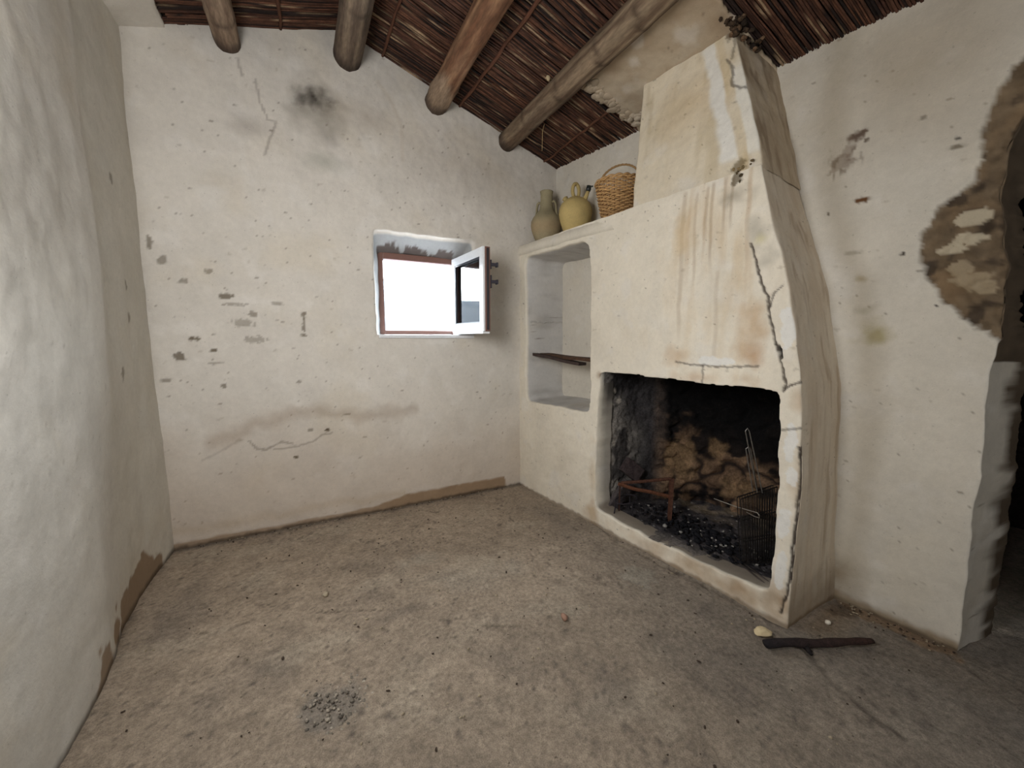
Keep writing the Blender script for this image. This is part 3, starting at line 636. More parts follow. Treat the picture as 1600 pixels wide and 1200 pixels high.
# outside: hazy hills beyond the window, ground
def hills():
    nx, ny = 60, 40; X, Y = np.meshgrid(np.linspace(-260, 160, nx), np.linspace(6, 240, ny)); X = X.ravel(); Y = Y.ravel()
    Zh = -3 + 21 * sstep(30, 150, Y) * (1 + .5 * fbm(np.c_[X, Y, X * 0], .012, 3, 3)) + 2 * fbm(np.c_[X, Y, X * 0], .05, 3, 8)
    V = np.c_[X, Y, Zh]; i, j = np.meshgrid(np.arange(nx - 1), np.arange(ny - 1)); v = (j * nx + i).ravel()
    C = mix(np.repeat(np.array([[.036, .046, .056]]), len(V), 0), np.array([.05, .058, .064]), sstep(-.2, .3, fbm(V, .05, 3)))
    return mesh_np('hill', V, np.c_[v, v + 1, v + nx + 1, v + nx], C)
tag(link('hill', hills(), M_floor), kind='structure')

# ------------------------------------------------------------------ fireplace
fp = thing('fireplace', 'whitewashed masonry fireplace with tapering hood, sooty hearth opening and side niche', 'fireplace', (1.85, 1.4, 0))
def fpart(name, me, mat, label=None):
    o = link(name, me, mat, fp); o.matrix_parent_inverse = Matrix.Translation((-1.85, -1.4, 0))
    if label: o['label'] = label
    return o
def yn(z): return np.interp(z, [0, .77, 1.02, 1.22, 1.60, 1.93], [.822, .832, .842, .873, .965, 1.052])
OPEN = smooth_loop([(.896, .125), (.902, .5), (.912, .80), (.916, .985), (1.05, .992), (1.28, .988), (1.55, .992), (1.75, .996), (1.90, 1.000), (1.936, .985), (1.942, .6), (1.938, .11), (1.5, .085), (1.1, .10)], 260, .012, 9, 3)
NICHE = smooth_loop([(2.022, .735), (2.008, .80), (2.022, 1.2), (2.030, 1.60), (2.05, 1.78), (2.10, 1.815), (2.72, 1.822), (2.738, 1.79), (2.722, 1.2), (2.716, .76), (2.70, .712), (2.4, .715), (2.1, .722)], 220, .006, 3, 2)
def front_pos(a, z): return np.c_[fr_x(a), a, z]
def warpF(A, Z):
    g = np.clip((1.9 - A) / (1.9 - .822), 0, 1); return A + (yn(Z) - .822) * g, Z
def ex_open(d):
    def fn(P, A, Z):
        top = sstep(.93, .98, Z); Q = P + np.c_[np.full(len(A), d), A * 0, A * 0]; Q[:, 2] += top * d * .9
        return Q
    return fn
def ex_niche(t):
    def fn(P, A, Z):
        xb = rw_x(A) + .02; Q = P.copy(); Q[:, 0] = P[:, 0] * (1 - t) + xb * t
        Q[:, 2] += t * .025 * (Z < .76) - t * .02 * (Z > 1.78); Q[:, 1] += t * .012 * np.sign(2.37 - A); return Q
    return fn
def breast():
    st = .0055
    V, F, A, Z, D, H = gwall(.822, 2.83, -.03, 1.92, st, front_pos, [(OPEN, [(d, ex_open(d)) for d in (.008, .02, .045, .08, .12)]), (NICHE, [(t, ex_niche(t)) for t in (.04, .12, .3, .5, .75, 1.0)])], warpF)
    nf = len(V)
    # side face towards the camera, ruled from the near edge back to the wall
    nz = int(round(1.95 / st)) + 1; nt = 60; zz = np.linspace(-.03, 1.92, nz); tt = np.linspace(0, 1, nt)
    yb = np.interp(zz, [0, .56, 1.0, 1.43, 1.73, 2.05], [.835, .865, .885, .968, 1.058, 1.149])
    p0 = front_pos(yn(zz), zz); p1 = np.c_[rw_x(yb) + .02, yb, zz]
    S = (p0[:, None] * (1 - tt)[None, :, None] + p1[:, None] * tt[None, :, None]).reshape(-1, 3)
    i, j = np.meshgrid(np.arange(nt - 1), np.arange(nz - 1)); v = (j * nt + i).ravel() + nf; FS = np.c_[v, v + nt, v + nt + 1, v + 1]
    # top of the masonry block
    V2 = np.vstack([V, S]); F2 = np.vstack([F, FS])
    key = np.round(V2 / 2e-5).astype(np.int64); _, first, inv = np.unique(key, axis=0, return_index=True, return_inverse=True); inv = inv.ravel()
    A2 = np.r_[A, S[:, 1]]; Z2 = np.r_[Z, S[:, 2]]; D2 = np.r_[D, np.full(len(S), 0)]; H2 = np.r_[H, np.full(len(S), 9)]
    isf = np.r_[np.ones(nf, bool), np.zeros(len(S), bool)]
    V3 = V2[first]; F3 = inv[F2]; A3, Z3, D3, H3, is3 = A2[first], Z2[first], D2[first], H2[first], isf[first]
    P = V3.copy()
    # round the worn edges
    w = np.zeros(len(P)); near = np.abs(P[:, 1] - yn(P[:, 2])) < .022; w[near & (H3 != 1) & (H3 != 2) & (P[:, 0] < fr_x(P[:, 1]) + .03)] = .5
    w[(H3 == 1) & (D3 < .03)] = .4; w[(H3 == 2) & (D3 < .2)] = .5
    V4 = laplace(P, F3, w, 6)
    C = washed(P, np.array([.74, .68, .565]), 200.)
    A, Z, D, H = P[:, 1], P[:, 2], D3, H3; fr = is3 & (D == 0)
    # the near side is browner and streaked
    sd = ~is3
    C[sd] = mix(C[sd], lin(190, 168, 140), .5 + .4 * fbm(P[sd] * [1, 1, .12], 16, 3, 3))
    C[sd] = mix(C[sd], lin(150, 126, 100), sstep(.1, .4, fbm(P[sd] * [1, 1, .08], 22, 3, 13)) * .45)
    C[sd] = mix(C[sd], lin(120, 100, 76), (1 - sstep(.02, .25, Z[sd] + .1 * fbm(P[sd], 8, 3))) * .6)
    # run-off streaks below the ledge
    C[fr] = mix(C[fr], lin(200, 176, 138), (sstep(-.2, .35, fbm(P * [1, 1, .25], 9, 4, 66)) * blob(A, Z, 1.20, 1.50, .42, .62, P, .5, 4, 3))[fr] * .75)
    C[fr] = mix(C[fr], np.array([.73, .70, .63]), (sstep(.0, .3, fbm(P, 8, 4, 76)) * blob(A, Z, 1.35, 1.2, .5, .4, P, .5, 4, 5))[fr] * .5)
    Q = P * [1, 1, .05]; stv = sstep(.02, .4, fbm(Q, 26, 3, 5)); reg = blob(A, Z, 1.22, 1.75, .30, .42, P, .5, 5)
    C[fr] = mix(C[fr], lin(182, 152, 116), (stv * np.clip(reg * 1.6, 0, 1))[fr] * .5)
    for a, z0_, z1_, wd, f in ((1.396, 1.16, 1.90, .012, .4), (1.25, 1.48, 1.90, .006, .55), (1.275, 1.62, 1.89, .004, .5), (1.192, 1.6, 1.9, .006, .4), (1.33, 1.4, 1.88, .006, .4), (1.21, 1.05, 1.5, .010, .3), (1.16, 1.64, 1.9, .003, .6)):
        f = f * .75; wd = max(wd, .008); wv = a + .012 * fbm(np.c_[P[:, 2] * 0, P[:, 2] * 0, P[:, 2]], 6, 2, a) ; m = (1 - sstep(wd * .4, wd * 1.4, np.abs(A - wv))) * sstep(z0_, z0_ + .15, Z) * sstep(z1_ + .02, z1_, Z)
        C[fr] = mix(C[fr], lin(150, 122, 88), m[fr] * f)
    for a, z, ra, rz, f, c in ((1.045, 1.26, .07, .16, .7, (190, 160, 124)), (1.02, 1.14, .04, .05, .6, (176, 136, 98)), (1.39, 1.72, .07, .12, .5, (196, 170, 128)), (1.39, 1.12, .06, .05, .55, (190, 158, 120)), (1.055, 1.67, .05, .10, .75, (160, 154, 140)), (1.01, 1.52, .05, .06, .6, (168, 162, 148)), (1.14, 1.83, .07, .05, .7, (146, 136, 118)),
                               (1.26, 1.02, .16, .03, .5, (184, 150, 112)), (1.06, 1.03, .05, .03, .5, (178, 146, 110)), (1.93, .985, .03, .03, .7, (140, 108, 78)), (1.03, 1.62, .03, .03, .5, (200, 190, 120)),
                               (.84, .95, .03, .06, .5, (176, 146, 110)), (.835, .62, .025, .2, .55, (186, 162, 130)), (.85, .10, .06, .10, .8, (160, 128, 92)), (1.2, .05, .5, .07, .5, (178, 146, 108)), (1.0, .07, .2, .06, .6, (150, 122, 90)), (1.97, .06, .05, .1, .6, (172, 142, 104)), (1.97, .30, .03, .25, .35, (190, 164, 128))):
        C[fr] = mix(C[fr], lin(*c), blob(A, Z, a, z, ra * 1.2, rz * 1.2, P, 1.3, 9, a * 6)[fr] * f * .95)
    C = mix(C, lin(96, 84, 64), splash(A, Z, 1.147, 1.895, .035, .03, P, 50, 3, .4) * fr * .8)
    for a, z, ra, rz in ((.868, .78, .022, .075), (.855, .64, .02, .04), (.868, .44, .024, .07), (.862, .24, .02, .09), (.90, 1.25, .03, .08), (1.2, 1.10, .12, .02)):
        C = mix(C, np.array([.76, .75, .71]), splash(A, Z, a, z, ra, rz, P, 18, a * 8, .12) * fr * .8)
    dep = np.zeros(len(P))
    for pts, wd, dp in (([(1.067, 1.605), (1.045, 1.535), (1.019, 1.44), (.989, 1.371), (.974, 1.292), (.947, 1.2), (.928, 1.135), (.897, 1.02), (.905, .99)], .0045, .008), ([(.977, 1.331), (.971, 1.383), (.94, 1.41)], .003, .004), ([(.904, .99), (.881, 1.016), (.835, 1.033)], .004, .006),
                        ([(.835, .77), (.829, .666), (.834, .558), (.829, .451), (.832, .342), (.826, .232), (.834, .143), (.846, .08), (.85, .05)], .0055, .008), ([(1.406, 1.086), (1.283, 1.077), (1.159, 1.08), (1.008, 1.089)], .0028, .003), ([(1.261, 1.078), (1.256, .992)], .002, .002), ([(.905, .828), (.833, .847)], .0025, .003)):
        wd_ = wd; C2, d = crack(C, A, Z, P, pts, wd_ * 1.15, .97, wmin=.0055); f = (fr | (np.abs(A - yn(Z)) < .02)) & (P[:, 0] < fr_x(A) + .012); C = np.where(f[:, None], C2, C); dep += dp * (1 - sstep(0, wd * 1.6, d)) * f
    d = np.hypot((A - .926 - (Z - 1.15) * .22) / .008, (Z - 1.15) / .032); f = (1 - sstep(.7, 1.1, d)) * fr; C = mix(C, (.02, .018, .015), f); dep += .02 * f
    C = mix(C, lin(110, 88, 64), (1 - sstep(.0, .02, Z + .014 * fbm(P, 24, 3, 3))) * .7)
    # soot inside the opening, grey cement niche
    ro = (H == 1) & (D > .01); lowl = sstep(.2, .1, Z)
    C[ro] = mix(C[ro], lin(96, 90, 86), sstep(.01, .1, D[ro]) * .6); C[ro] = mix(C[ro], lin(30, 26, 26), (sstep(.55, .98, Z[ro] + .2 * fbm(P[ro], 8, 3)) * sstep(.0, .05, D[ro])) * .9)
    C[ro] = mix(C[ro], lin(120, 108, 94), (sstep(.16, .11, Z[ro]) * sstep(.0, .02, D[ro])) * .8); C[ro & (A < 1.0) & (Z > .2)] *= .45
    rn = (H == 2) & (D > .02)
    C[rn] = mix(washed(P[rn], np.array([.56, .545, .52]), 33.), lin(120, 112, 104), sstep(0, .4, fbm(P[rn], 7, 3, 3)) * .3)
    V4 = wob(V4, .008); V4[:, 0] += dep
    V4[fr, 0] -= (.004 * fbm(P[fr], 12, 3, 6) * (H[fr] == 0)); V4[sd, 1] += .006 * fbm(P[sd] * [1, 1, .3], 10, 3, 6)
    return mesh_np('chimney_breast', V4, F3, C)
fpart('chimney_breast', breast(), M_plaster)

# hood: leaning front, near side and far side
def hood():
    b0, b1 = np.array([fr_x(1.045) + .004, 1.045, 1.90]), np.array([fr_x(1.725) + .004, 1.725, 1.885])
    t0, t1 = np.array([1.80, 1.285, 2.66]), np.array([1.748, 1.762, 2.66])
    rb0 = np.array([rw_x(1.10) + .02, 1.10, 1.90]); rt0 = np.array([rw_x(1.29) + .02, 1.29, 2.72]); rb1 = np.array([rw_x(1.74) + .02, 1.74, 1.885]); rt1 = np.array([rw_x(1.78) + .02, 1.78, 2.70])
    def patch(p00, p10, p01, p11, n, m):
        u, v = np.meshgrid(np.linspace(0, 1, n), np.linspace(0, 1, m)); u = u.ravel()[:, None]; v = v.ravel()[:, None]
        P = (p00 * (1 - u) + p10 * u) * (1 - v) + (p01 * (1 - u) + p11 * u) * v
        i, j = np.meshgrid(np.arange(n - 1), np.arange(m - 1)); k = (j * n + i).ravel(); return P, np.c_[k, k + 1, k + n + 1, k + n], u.ravel(), v.ravel()
    m = 96; parts = [patch(b0, b1, t0, t1, 90, m), patch(rb0, b0, rt0, t0, 46, m), patch(b1, rb1, t1, rt1, 40, m)]
    V = np.vstack([p[0] for p in parts]); off = np.cumsum([0] + [len(p[0]) for p in parts]); F = np.vstack([p[1] + o for p, o in zip(parts, off)])
    kind = np.concatenate([np.full(len(p[0]), k) for k, p in enumerate(parts)]); U = np.concatenate([p[2] for p in parts]); T = np.concatenate([p[3] for p in parts])
    key = np.round(V / 2e-5).astype(np.int64); _, first, inv = np.unique(key, axis=0, return_index=True, return_inverse=True); inv = inv.ravel()
    V = V[first]; F = inv[F]; kind = kind[first]; U = U[first]; T = T[first]; P = V.copy()
    w = np.zeros(len(V)); w[(kind == 0) & ((U < .03) | (U > .97))] = .5; w[(kind == 1) & (U > .94)] = .5
    V = laplace(V, F, w, 5)
    C = washed(P, np.array([.68, .60, .46]), 230.); A, Z = P[:, 1], P[:, 2]; fr = kind == 0
    C = mix(C, lin(196, 172, 132), blob(A, Z, 1.45, 2.35, .3, .2, P, .6, 5) * fr * .6)
    C = mix(C, lin(168, 148, 106), sstep(.05, .4, fbm(P * [1, 1, .2], 13, 3, 4)) * .35 * fr)
    C = mix(C, lin(120, 104, 80), (1 - sstep(.004, .03, T + .03 * fbm(P, 12, 3))) * fr * np.interp(A, [1.05, 1.2, 1.5, 1.75], [.9, .8, .45, .1]))
    # white patches where it was replastered along the edge, ochre streak between them
    e = A - np.interp(Z, [1.9, 2.66], [1.045, 1.285])                         # distance from the near edge
    n1 = .02 * fbm(P, 9, 3, 4); z_ = Z
    C = mix(C, np.array([.76, .74, .68]), sstep(0, .012, e - .085 + n1) * sstep(.15 + .02, .15 - .01, e + n1 * 1.5) * sstep(1.97, 2.0, z_) * sstep(2.6, 2.56, z_) * fr * .9)
    C = mix(C, np.array([.74, .71, .63]), sstep(.052, .04, e + n1) * sstep(1.97, 2.0, z_) * sstep(2.45, 2.38, z_ + n1) * fr * .85)
    C = mix(C, lin(190, 164, 112), sstep(.045, .055, e) * sstep(.09, .08, e) * fr * .5 * (.6 + fbm(P * [1, 1, .2], 14, 2)))
    C = mix(C, lin(112, 96, 66), splash(A, Z, 1.15, 1.95, .04, .03, P, 50, 3, .4) * fr * .75)
    C = mix(C, lin(92, 74, 56), splash(A, Z, 1.27, 2.60, .03, .05, P, 40, 3, .4) * .8)
    C2, d = crack(C, A, Z, P, [(1.275, 2.46), (1.24, 2.40), (1.235, 2.33), (1.20, 2.30), (1.17, 2.285)], .0045, .8)
    C2, d = crack(C2, A, Z, P, [(1.275, 2.62), (1.245, 2.52), (1.25, 2.45)], .005, .6)
    C = np.where((fr & (P[:, 0] < P[:, 0].max() - .2))[:, None], C2, C)
    sd = kind == 1
    C[sd] = mix(C[sd], lin(164, 142, 114), .6 + .4 * fbm(P[sd] * [1, 1, .12], 16, 3, 3)); C[sd] = mix(C[sd], lin(122, 100, 78), sstep(.05, .4, fbm(P[sd] * [1, 1, .08], 22, 3, 13)) * .5)
    V = wob(V, .008); V[fr, 0] -= .004 * fbm(P[fr], 12, 3, 6); V[sd, 1] += .006 * fbm(P[sd], 9, 3, 6)
    return mesh_np('hood', V, F, C)
b = MB(); rl = np.random.RandomState(31)
for k in range(60):
    t = rl.rand(); x = 1.70 + .22 * t; b.rock((x, 1.235 + rl.normal(0, .02), float(roof_z(np.array(x))) - rl.uniform(.01, .065)), (rl.uniform(.006, .017), rl.uniform(.006, .016), rl.uniform(.004, .012)), lin(*(np.array([92, 72, 54]) * rl.uniform(.35, 1.25))), k, 2)
for k in range(22): b.rock((1.712 + rl.normal(.004, .006), 1.148 + rl.normal(0, .024), 1.905 + rl.normal(0, .020)), (rl.uniform(.004, .011), rl.uniform(.005, .012), rl.uniform(.004, .010)), lin(*(np.array([140, 120, 86]) * rl.uniform(.5, 1.15))), k + 50, 1)
fpart('broken_corner', b.mesh('broken_corner'), M_soot, 'crumbled brown rubble at the hood edge')['kind'] = 'stuff'
fpart('hood', hood(), M_plaster, 'tapering plastered hood with white patched edge')

# shelf slab over the niche (continues as a ledge at the foot of the hood)
def shelf():
    n, m = 120, 64; ys = np.linspace(2.835, 1.66, n); prof = []
    x0 = np.array([(.0, .0), (.0, .035), (.004, .066), (.014, .074)] + [(.03 + .5 * k / 20, .074) for k in range(1, 21)] + [(.53, .0)] + [(.53 - .5 * k / 20, .0) for k in range(1, 20)])
    k = len(x0); V = []
    for y in ys:
        tz = np.interp(y, [1.66, 1.73, 2.0, 2.81], [1.818, 1.824, 1.840, 1.850]); V.append(np.c_[np.full(k, fr_x(y) - .012 * np.interp(y, [1.66, 1.75, 2.1, 2.8], [-.9, -.2, .6, 1.1])) + x0[:, 0], np.full(k, y), tz + x0[:, 1]])
    V = np.vstack(V); P = V.copy(); V = wob(V, .008); V[:, 2] += .004 * fbm(P, 10, 3, 2)
    i, j = np.meshgrid(np.arange(n - 1), np.arange(k), indexing='ij'); a = (i * k + j).ravel(); b_ = (i * k + (j + 1) % k).ravel()
    C = washed(P, np.array([.69, .635, .53]), 210.)
    return mesh_np('mantel_shelf', V, np.c_[a, a + k, b_ + k, b_], C)
fpart('mantel_shelf', shelf(), M_plaster)

# niche: remains of a ledge on its far and back walls, a grey patch
b = MB()
for k in range(60):
    t = k / 59
    if t < .5: x, y = 1.60 + .30 * t * 2, 2.722
    else: x, y = 1.905 + .09 * (t - .5) * 2, 2.71 - .66 * (t - .5) * 2
    b.rock((x, y, 1.335 + .004 * math.sin(k)), (.014, .012, .008), np.array([.50, .48, .45]), k, 1)
o = fpart('ledge_remains', b.mesh('ledge_remains'), M_plaster, 'rough line where a niche ledge was')

# firebox: sooty rubble back curving from the far side to the near side
def firebox():
    pl = np.array([(1.66, 1.952), (1.80, 1.960), (1.98, 1.955), (2.12, 1.90), (2.24, 1.78), (2.33, 1.60), (2.38, 1.40), (2.40, 1.2), (2.38, .98), (2.28, .90), (2.0, .885), (1.80, .885)])
    L = np.r_[0, np.cumsum(np.hypot(*np.diff(pl, axis=0).T))]; n, m = 240, 220; s = np.linspace(0, L[-1], n); X = np.interp(s, L, pl[:, 0]); Y = np.interp(s, L, pl[:, 1])
    for _ in range(6): X[1:-1] = (X[:-2] + 2 * X[1:-1] + X[2:]) / 4; Y[1:-1] = (Y[:-2] + 2 * Y[1:-1] + Y[2:]) / 4
    zz = np.linspace(-.02, 1.85, m); V = []
    for z in zz:
        t = sstep(.75, 1.85, np.array(z)); V.append(np.c_[X * (1 - .35 * t) + 1.85 * .35 * t, Y * (1 - .55 * t) + 1.42 * .55 * t, np.full(n, z)])
    V = np.vstack(V); P = V.copy(); S = np.tile(s, m); Z = P[:, 2]
    cx, cy = 1.95, 1.42; N = np.c_[cx - P[:, 0], cy - P[:, 1], Z * 0]; N /= np.linalg.norm(N, axis=1)[:, None]
    far = sstep(.42, .55, S)
    # rubble courses: cells of stone standing proud
    q = fbm(P, 5, 3, 3); st = np.abs(fbm(P * [1, 1, 1.4], 4.2, 2, 8)); V += N * ((.055 * q + .032 * sstep(.0, .2, st) + .03 * fbm(P * [1, 1, 1.5], 13, 3, 77) - .01) * far + .008 * fbm(P, 9, 3) * (1 - far))[:, None] + N * (.016 * fbm(P, 30, 3, 2))[:, None]
    F_ = []; i, j = np.meshgrid(np.arange(n - 1), np.arange(m - 1)); v = (j * n + i).ravel(); F = np.c_[v, v + 1, v + n + 1, v + n]
    C = np.repeat(lin(124, 100, 78)[None], len(P), 0) * (1 + .35 * fbm(P, 7, 3, 5))[:, None]
    C = mix(C, lin(92, 72, 58), sstep(-.05, .35, fbm(P, 5, 3, 61)) * .6)
    C = mix(C, lin(30, 25, 26), (1 - sstep(.02, .10, st)) * far * .9)
    C = mix(C, lin(16, 14, 16), sstep(.02, .22, fbm(P * [1, 1, 1.3], 7, 4, 25) + .25 * sstep(.30, .62, Z)) * far * .95)
    # the smoke has blackened everything above a slanting tide line, and the whole near side
    tide = .60 - .16 * sstep(.75, 1.25, S); soot = sstep(-.10, .14, Z - tide + .30 * fbm(P, 4.5, 4, 15)) * far
    C = mix(C, lin(9, 8, 9), soot * .985)
    C = mix(C, lin(9, 8, 9), sstep(1.30, 1.50, S) * .9)
    # far cheek: pale grey at the mouth, smoked darker inwards and upwards
    fc = 1 - far; ck = np.repeat(lin(150, 144, 136)[None], len(P), 0)
    ck = mix(ck, lin(44, 42, 46), sstep(.06, .42, S + .24 * sstep(.55, .95, Z) + .10 * fbm(P, 7, 4, 9) - .02) * .93)
    ck = mix(ck, lin(30, 28, 32), splash(S, Z, .20, .42, .10, .20, P, 9, 4, .3) * .8)
    ck = mix(ck, lin(24, 22, 24), splash(S, Z, .16, .93, .16, .10, P, 12, 14, .4) * .85)
    C = C * (1 - fc)[:, None] + ck * fc[:, None]
    for s0, z0, r in ((.11, .865, .020), (.155, .80, .022), (.075, .79, .014), (.06, .86, .010), (.09, .60, .03), (.12, .52, .02)): C = mix(C, lin(176, 168, 156), splash(S, Z, s0, z0, r, r * 1.2, P, 40, s0 * 30, .3) * .75)
    for s0, z0, r, rz in ((1.02, .27, .15, .10), (.62, .40, .10, .16), (.85, .50, .06, .10)): C = mix(C, lin(150, 122, 90), splash(S, Z, s0, z0, r, rz, P, 11, s0 * 7, .5) * .6)
    return mesh_np('firebox', V, F, C)
fpart('firebox', firebox(), M_soot, 'sooty rubble inside of the hearth')
def hearth():
    n = 120; X, Y = np.meshgrid(np.linspace(1.64, 2.46, n), np.linspace(.84, 2.02, n)); X = X.ravel(); Y = Y.ravel(); X = np.maximum(X, 0) ; fx = fr_x(Y); X = fx + .012 + (X - 1.64) * (2.46 - fx - .012) / .82; P = np.c_[X, Y, X * 0]; d = X - fx
    Z = .085 + .014 * fbm(P, 6, 3) + .010 * fbm(P, 22, 3, 4) + .045 * sstep(.35, .75, d) - .006 * sstep(.1, .0, d) + .02 * np.exp(-((X - 1.93) ** 2 + (Y - 1.3) ** 2) / .05)
    Z = np.where(d < .05, np.minimum(Z, .094 + .3 * d + .006 * fbm(P, 14, 3)), Z)
    C = np.repeat(lin(74, 70, 72)[None], len(P), 0); C = mix(C, lin(112, 105, 98), sstep(.17, .03, d + .09 * fbm(P, 9, 3, 2)) * .9); C = mix(C, lin(24, 23, 28), sstep(-.05, .25, fbm(P, 11, 4, 7)) * sstep(.07, .18, d) * .85)
    C = mix(C, lin(150, 134, 112), sstep(.40, .6, d) * sstep(.0, .3, fbm(P, 6, 3, 3) + .15) * .6); C = mix(C, lin(180, 176, 172), sstep(.38, .46, fbm(P, 45, 2, 5)) * .6)
    V = np.c_[X, Y, Z]; i, j = np.meshgrid(np.arange(n - 1), np.arange(n - 1)); v = (j * n + i).ravel()
    return mesh_np('ash_bed', V, np.c_[v, v + 1, v + n + 1, v + n], C)
o = fpart('ash_bed', hearth(), M_soot, 'grey ash covering the hearth'); o['kind'] = 'stuff'
b = MB(); rg = np.random.RandomState(3)
for k in range(330):
    x = rg.normal(1.93, .085); y = rg.normal(1.38, .22); 
    if x < fr_x(y) + .08 or y < .92 or y > 1.9: continue
    s = rg.uniform(.004, .013) * (1 if rg.rand() < .9 else 1.6); c = lin(20, 20, 25) if rg.rand() < .80 else lin(150, 146, 140)
    if c[0] > .1: s *= .7
    b.rock((x, y, .105 + s * .4), (s * 1.4, s, s * .8), c, k, 1)
o = b.obj('charcoal', M_char, None, True); tag(o, 'black charcoal crumbs strewn over the grey ash of the hearth', 'charcoal', kind='stuff')

# ------------------------------------------------------------------ things in the hearth
fe0, fe1 = lin(84, 56, 44), lin(62, 44, 38)
t = thing('iron_stand', 'rusty flat-bar iron pot stand standing in the hearth ash', 'pot stand', (1.85, 1.72, .09))
def ch(b, name, mat, root, label=None, smooth=False):
    o = b.obj(name, mat, root, smooth); o.matrix_parent_inverse = root.matrix_basis.inverted()
    if label: o['label'] = label
    return o
bpy.context.view_layer.update()
b = MB(); b.tube([(1.745, 1.835, .292), (1.84, 1.72, .325), (1.936, 1.61, .360)], .0105, 6, fe0, flat=(.5, 1)); ch(b, 'top_bar', M_iron, t)
b = MB(); b.tube([(1.942, 1.612, .362), (1.938, 1.610, .22), (1.930, 1.606, .085)], [.019, .018, .016], 6, fe0, flat=(1, .35)); ch(b, 'leg', M_iron, t)
b = MB(); b.tube([(1.728, 1.842, .288), (1.80, 1.765, .265), (1.86, 1.69, .262), (1.936, 1.612, .245)], .012, 6, lin(100, 64, 46), flat=(.5, 1)); ch(b, 'brace', M_iron, t)
b = MB(); b.tube([(1.742, 1.838, .295), (1.745, 1.845, .09)], .008, 6, fe1, flat=(1, .5)); ch(b, 'leg', M_iron, t)
t = thing('trivet', 'small blackened wire trivet on the ash by the far cheek of the hearth', 'trivet', (1.76, 1.86, .095)); bpy.context.view_layer.update()
b = MB(); ring = [(1.775 + .075 * math.cos(q), 1.815 + .055 * math.sin(q), .185 + .01 * math.cos(q)) for q in np.linspace(0, 2 * math.pi, 22, endpoint=False)]; b.tube(ring, .0045, 6, lin(50, 46, 50), closed=True); ch(b, 'ring', M_iron, t)
for q in (2.9, .6, 4.7):
    x, y = 1.775 + .075 * math.cos(q), 1.815 + .055 * math.sin(q); b = MB(); b.tube([(x, y, .185), (x + .004 * math.cos(q), y, .14), (x + .012 * math.cos(q), y + .01 * math.sin(q), .092)], .0045, 6, lin(50, 46, 50)); ch(b, 'leg', M_iron, t)
b = MB(); b.box((-.075, -.02, -.05), (.075, .02, .05), lin(70, 60, 60), Matrix.Translation((1.90, 1.90, .335)) @ Matrix.Rotation(.7, 4, 'Y') @ Matrix.Rotation(-.25, 4, 'Z'), .006)
b.box((-.16, -.018, -.045), (.06, .018, .045), lin(78, 72, 72), Matrix.Translation((1.845, 1.905, .21)) @ Matrix.Rotation(-1.0, 4, 'Y') @ Matrix.Rotation(-.2, 4, 'Z'), .006)
tag(b.obj('burnt_board', M_char, None, False), 'soot-black board propped against the far cheek of the hearth', 'board')

# wire grill leaning at the near side of the hearth
gr = thing('grill_basket', 'blackened wire grill with long handles leaning at the near side of the hearth', 'grill', (1.9, 1.05, .1)); bpy.context.view_layer.update()
TL, TR, BL, BR_ = (np.array(p) for p in ((1.836, 1.118, .432), (2.04, 1.066, .475), (1.842, 1.085, .118), (1.985, 1.02, .118)))
def gp(u, v, off=0.): return (TL * (1 - u) + TR * u) * (1 - v) + (BL * (1 - u) + BR_ * u) * v + np.array([.02, .10, 0]) * off
wc = lin(70, 66, 64)
for off, nm in ((0., 'grate'), (.22, 'grate')):
    b = MB(); N = 15
    for k in range(N): b.tube([gp(k / (N - 1), v, off) for v in (0, .25, .5, .75, 1)], .0022, 5, wc * random.uniform(.6, 1.3))
    for v in (.0, .33, .66, 1.): b.tube([gp(u, v, off) for u in (0, .5, 1)], .003, 5, wc)
    ch(b, nm, M_wire, gr)
b = MB()
hb, ht = gp(.52, .0), np.array([1.888, 1.140, .757])
for w in (-.011, .011):
    s = np.array([.5, -.6, 0]) * w * 1.2; b.tube([hb + s, (hb + ht) / 2 + s, ht + s * .8], .0026, 6, lin(150, 146, 140))
b.tube([ht + np.array([.5, -.6, 0]) * -.0105, ht + np.array([0, 0, .014]), ht + np.array([.5, -.6, 0]) * .0105], .0026, 6, lin(150, 146, 140))
hb2, ht2 = gp(.50, .0, .22), np.array([1.905, 1.14, .665])
for w in (-.011, .011):
    s = np.array([.5, -.6, 0]) * w * 1.2; b.tube([hb2 + s, ht2 + s], .0026, 6, lin(150, 146, 140))
b.tube([ht2 + np.array([.5, -.6, 0]) * -.0132, ht2 + np.array([0, 0, .012]), ht2 + np.array([.5, -.6, 0]) * .0132], .0026, 6, lin(150, 146, 140))
ch(b, 'long_handle', M_wire, gr, 'pale steel wire handle')
b = MB(); b.tube([(1.90, 1.30, .355), (1.86, 1.15, .375), (1.815, 1.025, .405), (1.81, 1.012, .400), (1.812, 1.012, .386), (1.825, 1.04, .378), (1.86, 1.10, .368)], .0026, 6, lin(150, 142, 130)); ch(b, 'wire_loop', M_wire, gr, 'pale steel wire loop')
for k, (p, q) in enumerate((((1.905, 1.25, .110), (1.80, .93, .112)), ((1.88, 1.22, .108), (1.772, .93, .110)))):
    b = MB(); b.tube([p, ((p[0] + q[0]) / 2, (p[1] + q[1]) / 2, .112), q], .0034, 6, lin(74, 66, 62))
    tag(b.obj('skewer', M_wire), ('long iron skewer lying in the ash, the one closer to the grill' if k == 0 else 'long iron skewer lying in the ash, the one closer to the kerb'), 'skewer', 'iron skewers in the hearth')

